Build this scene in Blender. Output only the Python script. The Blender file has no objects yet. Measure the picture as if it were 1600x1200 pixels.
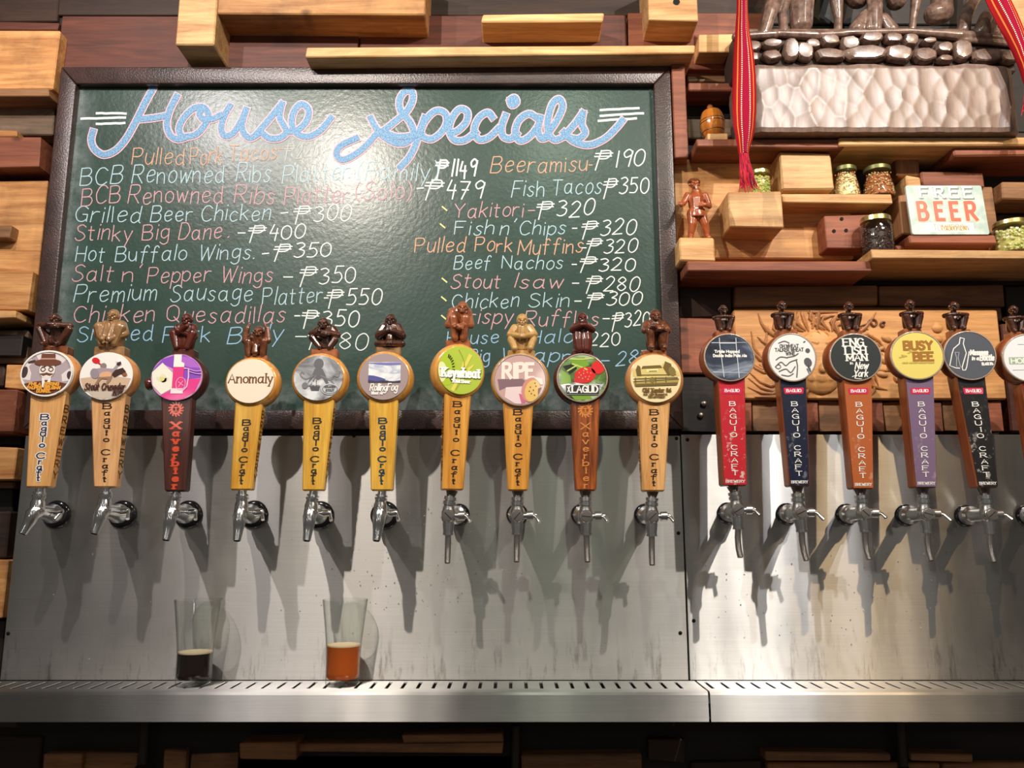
import bpy, bmesh, math, random
from mathutils import Vector, Matrix, Euler
random.seed(7)
PI = math.pi
SC = bpy.context.scene
COL = SC.collection
# ---------------------------------------------------------------- camera
CAMZ, D, F, PITCH = 1.50, 1.35, 1290.0, math.radians(10.25)
cam_d = bpy.data.cameras.new('camera')
cam_d.sensor_width = 36.0
cam_d.lens = F / 1600.0 * 36.0
cam_d.clip_start = 0.02
cam = bpy.data.objects.new('camera', cam_d)
COL.objects.link(cam)
cam.location = (0, -D, CAMZ)
cam.rotation_euler = (math.radians(90) + PITCH, 0, 0)
SC.camera = cam
# ---------------------------------------------------------------- light
vs = SC.view_settings
vs.view_transform = 'Standard'; vs.look = 'None'; vs.gamma = 1.0; vs.use_curve_mapping = False
vs.exposure = 0.0
w = bpy.data.worlds.new('room'); SC.world = w; w.use_nodes = True
w.node_tree.nodes['Background'].inputs[0].default_value = (1.0, .93, .85, 1)
w.node_tree.nodes['Background'].inputs[1].default_value = 0.075

def lamp(name, loc, target, power, color, radius=.012, angle=120):
    l = bpy.data.lights.new(name, 'SPOT')
    l.energy = power; l.color = color; l.shadow_soft_size = radius
    l.spot_size = math.radians(angle); l.spot_blend = .6
    o = bpy.data.objects.new(name, l); COL.objects.link(o)
    o.location = loc
    d = Vector(target) - Vector(loc)
    o.rotation_euler = d.to_track_quat('-Z', 'Y').to_euler()
    return o
# track spots over the bar
lamp('track_spot', (-.50, -1.02, CAMZ + 1.12), (-.35, 0, CAMZ + .1), 46, (1.0, .90, .80))
lamp('track_spot', (-.86, -.95, CAMZ + 1.22), (-.6, 0, CAMZ + .35), 24, (1.0, .92, .90))
lamp('track_spot', (.84, -1.12, CAMZ + 1.30), (.78, 0, CAMZ + .1), 58, (1.0, .92, .83))
lamp('track_spot', (1.02, -1.15, CAMZ + 1.30), (.85, 0, CAMZ + .2), 20, (.93, .95, 1.0))
lamp('track_spot', (1.28, -1.20, CAMZ + 1.25), (1.0, 0, CAMZ + .2), 24, (1.0, .70, .38))
lamp('track_spot', (.16, -1.25, CAMZ + 1.35), (.1, 0, CAMZ + .1), 12, (.90, 1.0, .80), .02)
# fill lights added unseen behind the camera, for highlights on the chrome
for i, (x, y, z, p) in enumerate(((-1.5, -2.6, .55, 3.5), (.2, -3.0, .75, 3.5), (1.7, -2.5, .5, 3.5), (-.7, -2.4, .95, 2.5), (1.0, -2.3, 1.0, 2.5), (-1.2, -1.8, 1.6, 6), (1.3, -1.8, 1.6, 6))):
    l = bpy.data.lights.new('chrome_fill_light', 'POINT'); l.energy = p; l.color = (1.0, .93, .84); l.shadow_soft_size = .085
    o = bpy.data.objects.new('chrome_fill_light', l); COL.objects.link(o); o.location = (x, y, CAMZ + z)

# ---------------------------------------------------------------- helpers
CT, ST = math.cos(PITCH), math.sin(PITCH)
def W(px, py, Y):
    """point at depth Y (0 = steel wall, negative = towards the room) seen at photo pixel px,py"""
    u, v = (px - 800) / F, (600 - py) / F
    dy, dz = CT - v * ST, ST + v * CT
    t = (Y + D) / dy
    return Vector((u * t, Y, CAMZ + dz * t))
def PXM(py, Y):
    """metres per photo pixel at that depth"""
    v = (600 - py) / F
    return (Y + D) / (CT - v * ST) / F

def srgb(r, g, b):
    def c(x):
        x /= 255.0
        return x / 12.92 if x <= .04045 else ((x + .055) / 1.055) ** 2.4
    return (c(r), c(g), c(b), 1)

class MB:
    def __init__(s): s.v = []; s.f = []; s.uv = None
    def add(s, vs, fs):
        n = len(s.v); s.v += [Vector(v) for v in vs]; s.f += [tuple(i + n for i in f) for f in fs]
    def box(s, x0, x1, y0, y1, z0, z1, b=.0015):
        """box with chamfered edges (b)"""
        b = min(b, abs(x1-x0)*.4, abs(y1-y0)*.4, abs(z1-z0)*.4)
        if b <= 0:
            s.add([(x, y, z) for x in (x0, x1) for y in (y0, y1) for z in (z0, z1)],
                  [(0,1,3,2),(4,6,7,5),(0,4,5,1),(2,3,7,6),(0,2,6,4),(1,5,7,3)]); return
        vs = []; idx = {}
        for sx in (0, 1):
            for sy in (0, 1):
                for sz in (0, 1):
                    X = (x0, x1)[sx]; Y = (y0, y1)[sy]; Z = (z0, z1)[sz]
                    ix = X + (b, -b)[sx]; iy = Y + (b, -b)[sy]; iz = Z + (b, -b)[sz]
                    for a, p in enumerate(((X, iy, iz), (ix, Y, iz), (ix, iy, Z))):
                        idx[sx, sy, sz, a] = len(vs); vs.append(p)
        I = lambda a, *c: idx[c[0], c[1], c[2], a]
        fs = []
        for q in (0, 1):
            fs.append([I(0,q,0,0), I(0,q,1,0), I(0,q,1,1), I(0,q,0,1)])
            fs.append([I(1,0,q,0), I(1,1,q,0), I(1,1,q,1), I(1,0,q,1)] if 0 else [I(1,0,q,0), I(1,0,q,1), I(1,1,q,1), I(1,1,q,0)])
            fs.append([I(2,0,0,q), I(2,0,1,q), I(2,1,1,q), I(2,1,0,q)])
        for q in (0, 1):
            for r in (0, 1):
                fs.append([I(0,q,r,0), I(0,q,r,1), I(1,q,r,1), I(1,q,r,0)])
                fs.append([I(0,q,0,r), I(0,q,1,r), I(2,q,1,r), I(2,q,0,r)])
                fs.append([I(1,0,q,r), I(1,1,q,r), I(2,1,q,r), I(2,0,q,r)])
        for sx in (0, 1):
            for sy in (0, 1):
                for sz in (0, 1): fs.append([I(a, sx, sy, sz) for a in (0, 1, 2)])
        s.add(vs, fs)
    def ring_loft(s, rings, cap=True):
        n = len(rings[0]); vs = [p for r in rings for p in r]; fs = []
        for k in range(len(rings) - 1):
            for i in range(n):
                j = (i + 1) % n
                fs.append((k*n+i, k*n+j, (k+1)*n+j, (k+1)*n+i))
        if cap:
            fs.append(tuple(range(n))[::-1]); m = (len(rings)-1)*n
            fs.append(tuple(range(m, m+n)))
        s.add(vs, fs)
    def tube(s, pts, rad, n=12, cap=True):
        pts = [Vector(p) for p in pts]
        if not hasattr(rad, '__len__'): rad = [rad] * len(pts)
        rings = []; up = None
        for i, p in enumerate(pts):
            t = (pts[min(i+1, len(pts)-1)] - pts[max(i-1, 0)]).normalized()
            if up is None:
                up = Vector((0, 0, 1)) if abs(t.z) < .9 else Vector((1, 0, 0))
            a = (up - t * up.dot(t)).normalized(); b = t.cross(a); up = a
            rings.append([p + (a * math.cos(2*PI*k/n) + b * math.sin(2*PI*k/n)) * rad[i] for k in range(n)])
        s.ring_loft(rings, cap)
    def lathe(s, c, axis, prof, n=24, sx=1.0, cap=True):
        """prof: list of (distance along axis, radius)"""
        c = Vector(c); ax = Vector(axis).normalized()
        up = Vector((0, 0, 1)) if abs(ax.z) < .9 else Vector((0, -1, 0))
        a = (up - ax * up.dot(ax)).normalized(); b = ax.cross(a)
        s.ring_loft([[c + ax*h + (a*math.cos(2*PI*k/n) + b*math.sin(2*PI*k/n)*sx) * max(r, 1e-5) for k in range(n)] for h, r in prof], cap)
    def ell(s, c, r, rot=None, n=10, m=7):
        c = Vector(c); vs = []; fs = []
        if not hasattr(r, '__len__'): r = (r, r, r)
        R = Euler(rot).to_matrix() if rot else Matrix.Identity(3)
        vs.append(c + R @ Vector((0, 0, -r[2])))
        for i in range(1, m):
            th = -PI/2 + PI*i/m
            for k in range(n):
                ph = 2*PI*k/n
                vs.append(c + R @ Vector((r[0]*math.cos(th)*math.cos(ph), r[1]*math.cos(th)*math.sin(ph), r[2]*math.sin(th))))
        vs.append(c + R @ Vector((0, 0, r[2])))
        for k in range(n): fs.append((0, 1+(k+1)%n, 1+k))
        for i in range(m-2):
            for k in range(n):
                a = 1+i*n
                fs.append((a+k, a+(k+1)%n, a+n+(k+1)%n, a+n+k))
        L = len(vs)-1; a = 1+(m-2)*n
        for k in range(n): fs.append((a+k, a+(k+1)%n, L))
        s.add(vs, fs)
    def cap(s, p0, p1, r0, r1=None, n=10):
        """closed tapered limb: hull of two balls"""
        r1 = r0 if r1 is None else r1
        p0, p1 = Vector(p0), Vector(p1); t = (p1-p0)
        L = t.length
        if L < 1e-6: return s.ell(p0, r0)
        t.normalize(); pts = []; rad = []
        for k in range(5):
            a = PI/2*(1 - k/4); pts.append(p0 - t*r0*math.sin(a)); rad.append(max(r0*math.cos(a), r0*.02))
        for k in range(5):
            a = PI/2*k/4; pts.append(p1 + t*r1*math.sin(a)); rad.append(max(r1*math.cos(a), r1*.02))
        s.tube(pts, rad, n)

TAGS = {}
def obj(name, mb, mat, parent=None, smooth=False, origin=None, autos=40):
    """link one mesh object; its origin sits at the middle of its own bounds"""
    vs = mb.v
    lo = Vector([min(v[i] for v in vs) for i in range(3)]); hi = Vector([max(v[i] for v in vs) for i in range(3)])
    c = Vector(origin) if origin is not None else (lo + hi) / 2
    me = bpy.data.meshes.new(name)
    me.from_pydata([v - c for v in vs], [], mb.f)
    if mb.uv:
        ul = me.uv_layers.new(name='UVMap')
        for l in me.loops: ul.data[l.index].uv = mb.uv[l.vertex_index]
    bm = bmesh.new(); bm.from_mesh(me)
    bmesh.ops.recalc_face_normals(bm, faces=bm.faces); bm.to_mesh(me); bm.free()
    if mat is not None: me.materials.append(mat)
    if smooth:
        for p in me.polygons: p.use_smooth = True
        try: me.set_sharp_from_angle(angle=math.radians(autos))
        except Exception: pass
    o = bpy.data.objects.new(name, me); COL.objects.link(o)
    o['_w'] = list(c)
    if parent is not None:
        o.parent = parent; o.location = c - Vector(parent['_w'])
    else: o.location = c
    return o
def empty(name, loc):
    o = bpy.data.objects.new(name, None); COL.objects.link(o); o.location = loc; o['_w'] = list(loc)
    o.empty_display_size = .02
    return o
def tag(o, label, cat, group=None, kind=None):
    o['label'] = label; o['category'] = cat
    if group: o['group'] = group
    if kind: o['kind'] = kind
    return o

# ---------------------------------------------------------------- materials
def newmat(name):
    m = bpy.data.materials.new(name); m.use_nodes = True
    nt = m.node_tree; return m, nt, nt.nodes['Principled BSDF']
def N(nt, t, **kw):
    n = nt.nodes.new(t)
    for k, v in kw.items():
        if k in n.inputs: n.inputs[k].default_value = v
        else: setattr(n, k, v)
    return n
MC = {}
def plain(name, col, rough=.5, metal=0, coat=0, spec=.5, trans=0, ior=1.45):
    if name in MC: return MC[name]
    m, nt, b = newmat(name)
    b.inputs['Base Color'].default_value = col; b.inputs['Roughness'].default_value = rough
    b.inputs['Metallic'].default_value = metal; b.inputs['Coat Weight'].default_value = coat
    b.inputs['Coat Roughness'].default_value = .06
    b.inputs['Specular IOR Level'].default_value = spec; b.inputs['Transmission Weight'].default_value = trans
    b.inputs['IOR'].default_value = ior
    MC[name] = m; return m
def wood(name, c1, c2, axis='X', rough=.6, scale=1.0, coat=0, knots=True, var=.25, bump=.25, dirt=0.0):
    """sawn timber: stretched grain along one axis, a few knots, per-piece variation"""
    if name in MC: return MC[name]
    m, nt, b = newmat(name); L = nt.links.new
    tc = N(nt, 'ShaderNodeTexCoord'); oi = N(nt, 'ShaderNodeObjectInfo')
    off = N(nt, 'ShaderNodeVectorMath', operation='SCALE'); off.inputs[3].default_value = 9.0
    cv = N(nt, 'ShaderNodeCombineXYZ'); L(oi.outputs['Random'], cv.inputs[0]); L(oi.outputs['Random'], cv.inputs[2])
    L(cv.outputs[0], off.inputs[0])
    ad = N(nt, 'ShaderNodeVectorMath', operation='ADD'); L(tc.outputs['Object'], ad.inputs[0]); L(off.outputs[0], ad.inputs[1])
    mp = N(nt, 'ShaderNodeMapping'); L(ad.outputs[0], mp.inputs[0])
    s = {'X': (3, 30, 30), 'Y': (30, 3, 30), 'Z': (30, 30, 3)}[axis]
    mp.inputs['Scale'].default_value = [q * scale for q in s]
    n1 = N(nt, 'ShaderNodeTexNoise', Scale=1.4, Detail=6.0, Roughness=.65, Distortion=.8); L(mp.outputs[0], n1.inputs['Vector'])
    mp2 = N(nt, 'ShaderNodeMapping'); L(ad.outputs[0], mp2.inputs[0])
    mp2.inputs['Scale'].default_value = [q * scale * (6 if q > 10 else 3) for q in s]
    n2 = N(nt, 'ShaderNodeTexNoise', Scale=1.2, Detail=4.0, Roughness=.7); L(mp2.outputs[0], n2.inputs['Vector'])
    rp = N(nt, 'ShaderNodeValToRGB'); L(n1.outputs['Fac'], rp.inputs[0])
    rp.color_ramp.elements[0].position = .33; rp.color_ramp.elements[0].color = c1
    rp.color_ramp.elements[1].position = .66; rp.color_ramp.elements[1].color = c2
    fine = N(nt, 'ShaderNodeMix', data_type='RGBA', blend_type='MULTIPLY'); fine.inputs[0].default_value = .45
    r2 = N(nt, 'ShaderNodeMapRange'); L(n2.outputs['Fac'], r2.inputs[0]); r2.inputs[1].default_value = .3; r2.inputs[2].default_value = .6
    r2.inputs[3].default_value = .45; r2.inputs[4].default_value = 1.1
    L(rp.outputs[0], fine.inputs[6]); L(r2.outputs[0], fine.inputs[7])
    out = fine.outputs[2]
    if knots:
        vo = N(nt, 'ShaderNodeTexVoronoi', Scale=1.0, feature='F1'); mk = N(nt, 'ShaderNodeMapping')
        L(ad.outputs[0], mk.inputs[0]); mk.inputs['Scale'].default_value = [q*.45*scale if q < 10 else q*.5*scale for q in s]
        mk.inputs['Scale'].default_value = {'X': (8, .8, 15), 'Y': (8, .8, 15), 'Z': (15, .8, 8)}[axis]
        L(mk.outputs[0], vo.inputs['Vector'])
        rk = N(nt, 'ShaderNodeMapRange'); L(vo.outputs['Distance'], rk.inputs[0])
        rk.inputs[1].default_value = .05; rk.inputs[2].default_value = .11; rk.inputs[3].default_value = .8; rk.inputs[4].default_value = 0
        mx = N(nt, 'ShaderNodeMix', data_type='RGBA'); L(rk.outputs[0], mx.inputs[0]); L(out, mx.inputs[6])
        mx.inputs[7].default_value = [c * .35 for c in c1[:3]] + [1]; out = mx.outputs[2]
    if dirt:
        n3 = N(nt, 'ShaderNodeTexNoise', Scale=9.0, Detail=5.0, Roughness=.7); L(ad.outputs[0], n3.inputs['Vector'])
        rd = N(nt, 'ShaderNodeMapRange'); L(n3.outputs['Fac'], rd.inputs[0]); rd.inputs[1].default_value = .5; rd.inputs[2].default_value = .72
        rd.inputs[3].default_value = 0; rd.inputs[4].default_value = dirt
        mx = N(nt, 'ShaderNodeMix', data_type='RGBA'); L(rd.outputs[0], mx.inputs[0]); L(out, mx.inputs[6]); mx.inputs[7].default_value = (.05, .03, .02, 1); out = mx.outputs[2]
    hv = N(nt, 'ShaderNodeMapRange'); L(oi.outputs['Random'], hv.inputs[0]); hv.inputs[3].default_value = 1 - var; hv.inputs[4].default_value = 1 + var
    hs = N(nt, 'ShaderNodeHueSaturation'); L(out, hs.inputs['Color']); L(hv.outputs[0], hs.inputs['Value'])
    L(hs.outputs[0], b.inputs['Base Color'])
    b.inputs['Roughness'].default_value = rough; b.inputs['Coat Weight'].default_value = coat; b.inputs['Coat Roughness'].default_value = .12
    bp = N(nt, 'ShaderNodeBump', Strength=bump, Distance=.001); L(n2.outputs['Fac'], bp.inputs['Height']); L(bp.outputs[0], b.inputs['Normal'])
    MC[name] = m; return m

M_pine  = wood('pine', srgb(164, 104, 54), srgb(220, 164, 102), dirt=.45)
M_pineL = wood('pine_light', srgb(184, 130, 76), srgb(232, 188, 130), dirt=.3, var=.12)
M_pineV = wood('pine_upright', srgb(180, 128, 80), srgb(215, 168, 115), axis='Z')
M_red   = wood('red_timber', srgb(108, 54, 34), srgb(156, 90, 62), var=.15)
M_redD  = wood('red_timber_dark', srgb(66, 29, 19), srgb(106, 53, 36), knots=False, var=.12, dirt=.2)
M_grey  = wood('weathered_timber', srgb(98, 76, 58), srgb(148, 122, 98), dirt=.5)
M_dark  = wood('shaded_dark_timber', srgb(38, 24, 16), srgb(66, 42, 28), knots=False)  # dark timber with the deep shade of the recesses put into its colour
M_black = wood('black_timber', srgb(20, 14, 11), srgb(36, 26, 20), knots=False)
M_brown = wood('brown_timber', srgb(112, 76, 48), srgb(158, 112, 72), dirt=.2)
M_brownV= wood('brown_upright', srgb(126, 84, 52), srgb(172, 120, 78), axis='Z')
M_low   = wood('underbar_timber', srgb(124, 84, 52), srgb(176, 124, 80), knots=False, dirt=.4)
# ---------------------------------------------------------------- wall and its timber
YB = .035                                   # face of the rough wall behind everything
wall = MB(); wall.box(-1.35, 1.35, YB + .03, YB + .09, .95, 2.75, 0)
wall_back = obj('wall_back', wall, M_black); wall_back['kind'] = 'structure'

def block(x0, y0, x1, y1, Yf, mat, name='wood_block', Yk=None, rot=0, parent=None, tilt=0, cham=None):
    """a timber whose front face covers those photo pixels at depth Yf and which runs back to the wall"""
    Yk = YB + .03 if Yk is None else Yk
    ym = (y0 + y1) / 2; xm = (x0 + x1) / 2
    a = W(x0, ym, Yf); b = W(x1, ym, Yf); t = W(xm, y0, Yf); u = W(xm, y1, Yf)
    mb = MB(); mb.box(a.x, b.x, Yf, Yk, u.z, t.z, cham if cham is not None else random.uniform(.0012, .0028))
    c = Vector(((a.x+b.x)/2, Yf, (u.z+t.z)/2))
    # rough-sawn: nudge the corners a little
    h = random.Random(int(x0*31 + y0*17))
    R = Matrix.Rotation(math.radians(rot), 3, 'Y'); tl = Matrix.Rotation(math.radians(tilt), 3, 'Z')
    k = [h.uniform(-.0012, .0012) for _ in range(4)]
    for i, v in enumerate(mb.v):
        d = v - c
        d = R @ d; d = tl @ d
        d.z += k[0] * (1 if d.x > 0 else -1) + k[1] * (1 if d.x > 0 else -1) * (1 if d.z > 0 else -1)
        d.x += k[2] * (1 if d.z > 0 else -1)
        mb.v[i] = c + d
    return obj(name, mb, mat, parent or wall_back)

B = block
# --- left stack of timbers -------------------------------------------------
B(-60, -40, 92, 34, .055, M_dark, 'plank')
B(-60, 34, 91, 47, .03, M_redD, 'plank')
B(-60, 47, 88, 140, .005, M_pine, 'plank')
B(-60, 138, 76, 150, -.012, M_brown, 'plank', rot=-.6)
B(-60, 160, 84, 210, .03, M_grey, 'plank')
B(-60, 203, 26, 214, .015, M_pine, 'plank')
B(-60, 214, 62, 262, -.005, M_red, 'wood_block')
B(-60, 264, 70, 282, .05, M_dark, 'plank')
B(-60, 283, 67, 430, .022, M_pine, 'plank')
B(-60, 352, 16, 372, .0, M_brown, 'wood_block')
B(-60, 424, 47, 484, .0, M_pine, 'wood_block')
B(-60, 485, 24, 498, -.012, M_pineL, 'plank')
B(-60, 498, 44, 516, .05, M_dark, 'plank')
B(-60, 516, 42, 568, .035, M_grey, 'plank')
B(-60, 522, 34, 556, .02, M_black, 'wood_block')
B(8, 570, 45, 608, .012, M_pine, 'wood_block')
B(-60, 570, 6, 604, .04, M_dark, 'wood_block')
B(-60, 608, 23, 676, -.006, M_red, 'wood_block')
B(-60, 678, 34, 696, .05, M_black, 'plank')
B(-60, 698, 24, 750, .006, M_pine, 'wood_block')
B(-60, 752, 22, 762, .03, M_brown, 'plank')
B(-60, 764, 20, 800, .05, M_black, 'plank')
B(-60, 800, 12, 872, .03, M_dark, 'plank')
B(-60, 874, 8, 966, .02, M_pine, 'wood_block')
B(-60, 968, 4, 1064, .05, M_black, 'plank')
# --- above the chalkboard ---------------------------------------------------
B(60, -60, 1200, 24, .058, M_dark, 'plank')
B(92, 25, 560, 108, .03, M_redD, 'plank')
B(562, 23, 980, 108, .032, M_redD, 'plank')
B(982, 20, 1195, 108, .034, M_red, 'plank')
B(335, -60, 665, 22, -.036, M_pine, 'beam')
B(279, -60, 339, 70, -.042, M_pineL, 'wood_block')
B(478, 72, 1086, 86, -.034, M_pineL, 'plank', rot=-.55)
B(753, 21, 943, 34, -.030, M_pineL, 'plank')
B(1012, -50, 1089, 32, -.030, M_pineL, 'wood_block')
hk = MB(); p = W(1057, 3, -.0305); hk.lathe(p, (0, 1, 0), [(-.0006, .006), (.0008, .0055)], 14)
obj('bolt_hole', hk, plain('hole', (.008, .006, .005, 1), .9), wall_back)
B(1092, 53, 1200, 81, -.004, M_pineL, 'wood_block', rot=-.3)
B(1052, 94, 1073, 246, .0, M_red, 'post')
B(1054, 249, 1330, 404, .03, M_pine, 'plank')
B(1076, 130, 1330, 142, .008, M_red, 'plank')
B(1074, 100, 1330, 128, .05, M_brown, 'plank')
B(1072, 145, 1330, 185, .06, M_black, 'plank')
B(1074, 186, 1330, 216, .05, M_grey, 'plank')
SHELF_BARREL = B(1089, 217, 1318, 230, -.035, M_red, 'shelf')
B(1330, 206, 1700, 250, .045, M_dark, 'plank')
SHELF_CARV = B(1311, 214, 1700, 227, -.04, M_pineL, 'shelf')
B(1150, 40, 1700, 206, .06, M_black, 'plank')
B(1150, -60, 1566, 38, .06, M_black, 'plank')  # black colour stands in for the shaded gaps behind the carved legs
B(1568, -60, 1700, 52, .03, M_pineL, 'plank')
B(1490, 229, 1700, 243, -.03, M_red, 'shelf')
B(1330, 250, 1700, 335, .055, M_black, 'plank')
B(1330, 335, 1700, 404, .045, M_dark, 'plank')
# --- shelf niche blocks -----------------------------------------------------
B(1220, 238, 1301, 296, -.02, M_pineL, 'wood_block')
SHELF_JARS = B(1222, 303, 1394, 317, -.018, M_pineL, 'shelf')
B(1139, 299, 1223, 355, -.03, M_pineL, 'wood_block')
B(1062, 371, 1117, 408, -.035, M_pineL, 'wood_block')
B(1290, 336, 1376, 388, -.008, M_red, 'wood_block')
for hx, hy in ((1303, 361), (1322, 360), (1315, 342)):
    hk = MB(); p = W(hx, hy, -.0085); hk.lathe(p, (0, 1, 0), [(-.0006, .0032), (.0008, .003)], 10)
    obj('bolt_hole', hk, MC['hole'], wall_back)
SHELF_RED = B(1074, 408, 1362, 424, -.045, M_red, 'shelf')
SHELF_PALE = B(1362, 391, 1700, 404, -.062, M_pineL, 'shelf')
B(1400, 246, 1437, 276, .015, M_brownV, 'wood_block')
B(1417, 275, 1440, 304, -.004, M_pineL, 'wood_block')
B(1407, 304, 1424, 366, -.008, M_brownV, 'wood_block')
B(1440, 268, 1538, 292, .005, M_red, 'wood_block')
B(1424, 292, 1556, 366, .012, M_brown, 'wood_block')
SIGN_STRIP = B(1421, 367, 1557, 381, -.045, M_red, 'shelf')
B(1400, 383, 1590, 392, -.02, M_red, 'plank')
B(1566, 284, 1700, 312, -.012, M_brown, 'wood_block')
# --- right wall above the steel ----------------------------------------------
B(1060, 426, 1700, 446, .06, M_black, 'plank')  # black strip stands in for the deep shadow under the shelf
B(1060, 446, 1144, 496, .045, M_dark, 'plank')
B(1062, 497, 1146, 584, .03, M_red, 'plank')
B(1062, 586, 1146, 676, .038, M_black, 'plank')
B(1148, 446, 1372, 478, .036, M_brown, 'plank')
B(1374, 446, 1569, 478, .038, M_brown, 'plank')
B(1148, 479, 1566, 500, .045, M_brown, 'plank')
B(1572, 446, 1700, 504, .05, M_black, 'plank')
B(1572, 505, 1700, 676, .03, M_redD, 'plank')
x = 1148
for i, wd in enumerate((28, 70, 34, 66, 36, 62, 30, 60, 34)):
    B(x, 627, x + wd - 1.5, 674, .028 + .004*(i % 2), (M_red, M_brown)[i % 2], 'plank', cham=.0008)
    x += wd
for bx, by in ((1100, 631), (1095, 649)):
    bo = MB(); p = W(bx, by, .036); bo.lathe(p, (0, -1, 0), [(0, .0052), (.0015, .0052), (.003, .0035), (.0034, .0006)], 12)
    obj('bolt_head', bo, plain('old_steel', srgb(140, 130, 118), .4, 1), wall_back, True)
# --- under the drip tray -----------------------------------------------------
ub = MB(); ub.box(-1.35, 1.35, .05, .10, .55, CAMZ - .27, 0)
wl = obj('wall_lower', ub, M_black); wl['kind'] = 'structure'
def U(x0, y0, x1, y1, Yf, mat=None, name='wood_block'):
    return block(x0, y0, x1, y1, Yf, mat or M_low, name, Yk=.055, parent=wl)
U(-40, 1150, 62, 1240, .045, M_dark); U(66, 1178, 126, 1240, .03); U(129, 1176, 214, 1240, .04)
U(254, 1172, 289, 1240, .035); U(296, 1177, 370, 1240, .045); U(374, 1160, 463, 1187, .0)
U(466, 1161, 786, 1176, .02, None, 'plank'); U(629, 1147, 786, 1160, .01, None, 'plank')
U(300, 1180, 800, 1240, .05, M_dark, 'plank'); U(815, 1179, 1004, 1240, .02)
U(1013, 1155, 1070, 1190, .03, M_dark); U(1080, 1190, 1190, 1240, .04, M_dark)
U(1196, 1176, 1392, 1189, .02, None, 'plank'); U(1200, 1192, 1470, 1240, .035)
U(1424, 1178, 1520, 1190, .02, None, 'plank'); U(1476, 1192, 1700, 1240, .035)
for bx, by in ((225, 1165), (806, 1186), (1409, 1168)):
    br = MB(); p = W(bx, by, .03)
    br.tube([p + Vector((0, 0, .05)), p + Vector((0, 0, -.06))], .0075, 12)
    br.tube([p + Vector((0, -.0, -.035)), p + Vector((0, -.03, -.05))], [.011, .013], 12)
    obj('pipe_stub', br, plain('dull_pipe', srgb(70, 64, 58), .6, .6), wl, True)
# ---------------------------------------------------------------- floor (out of view, closes the room below)
fl = MB(); fl.box(-1.6, 1.6, -1.9, .1, .50, .55, 0)
fo = obj('floor', fl, plain('floor_concrete', srgb(70, 62, 56), .7)); fo['kind'] = 'structure'

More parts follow.
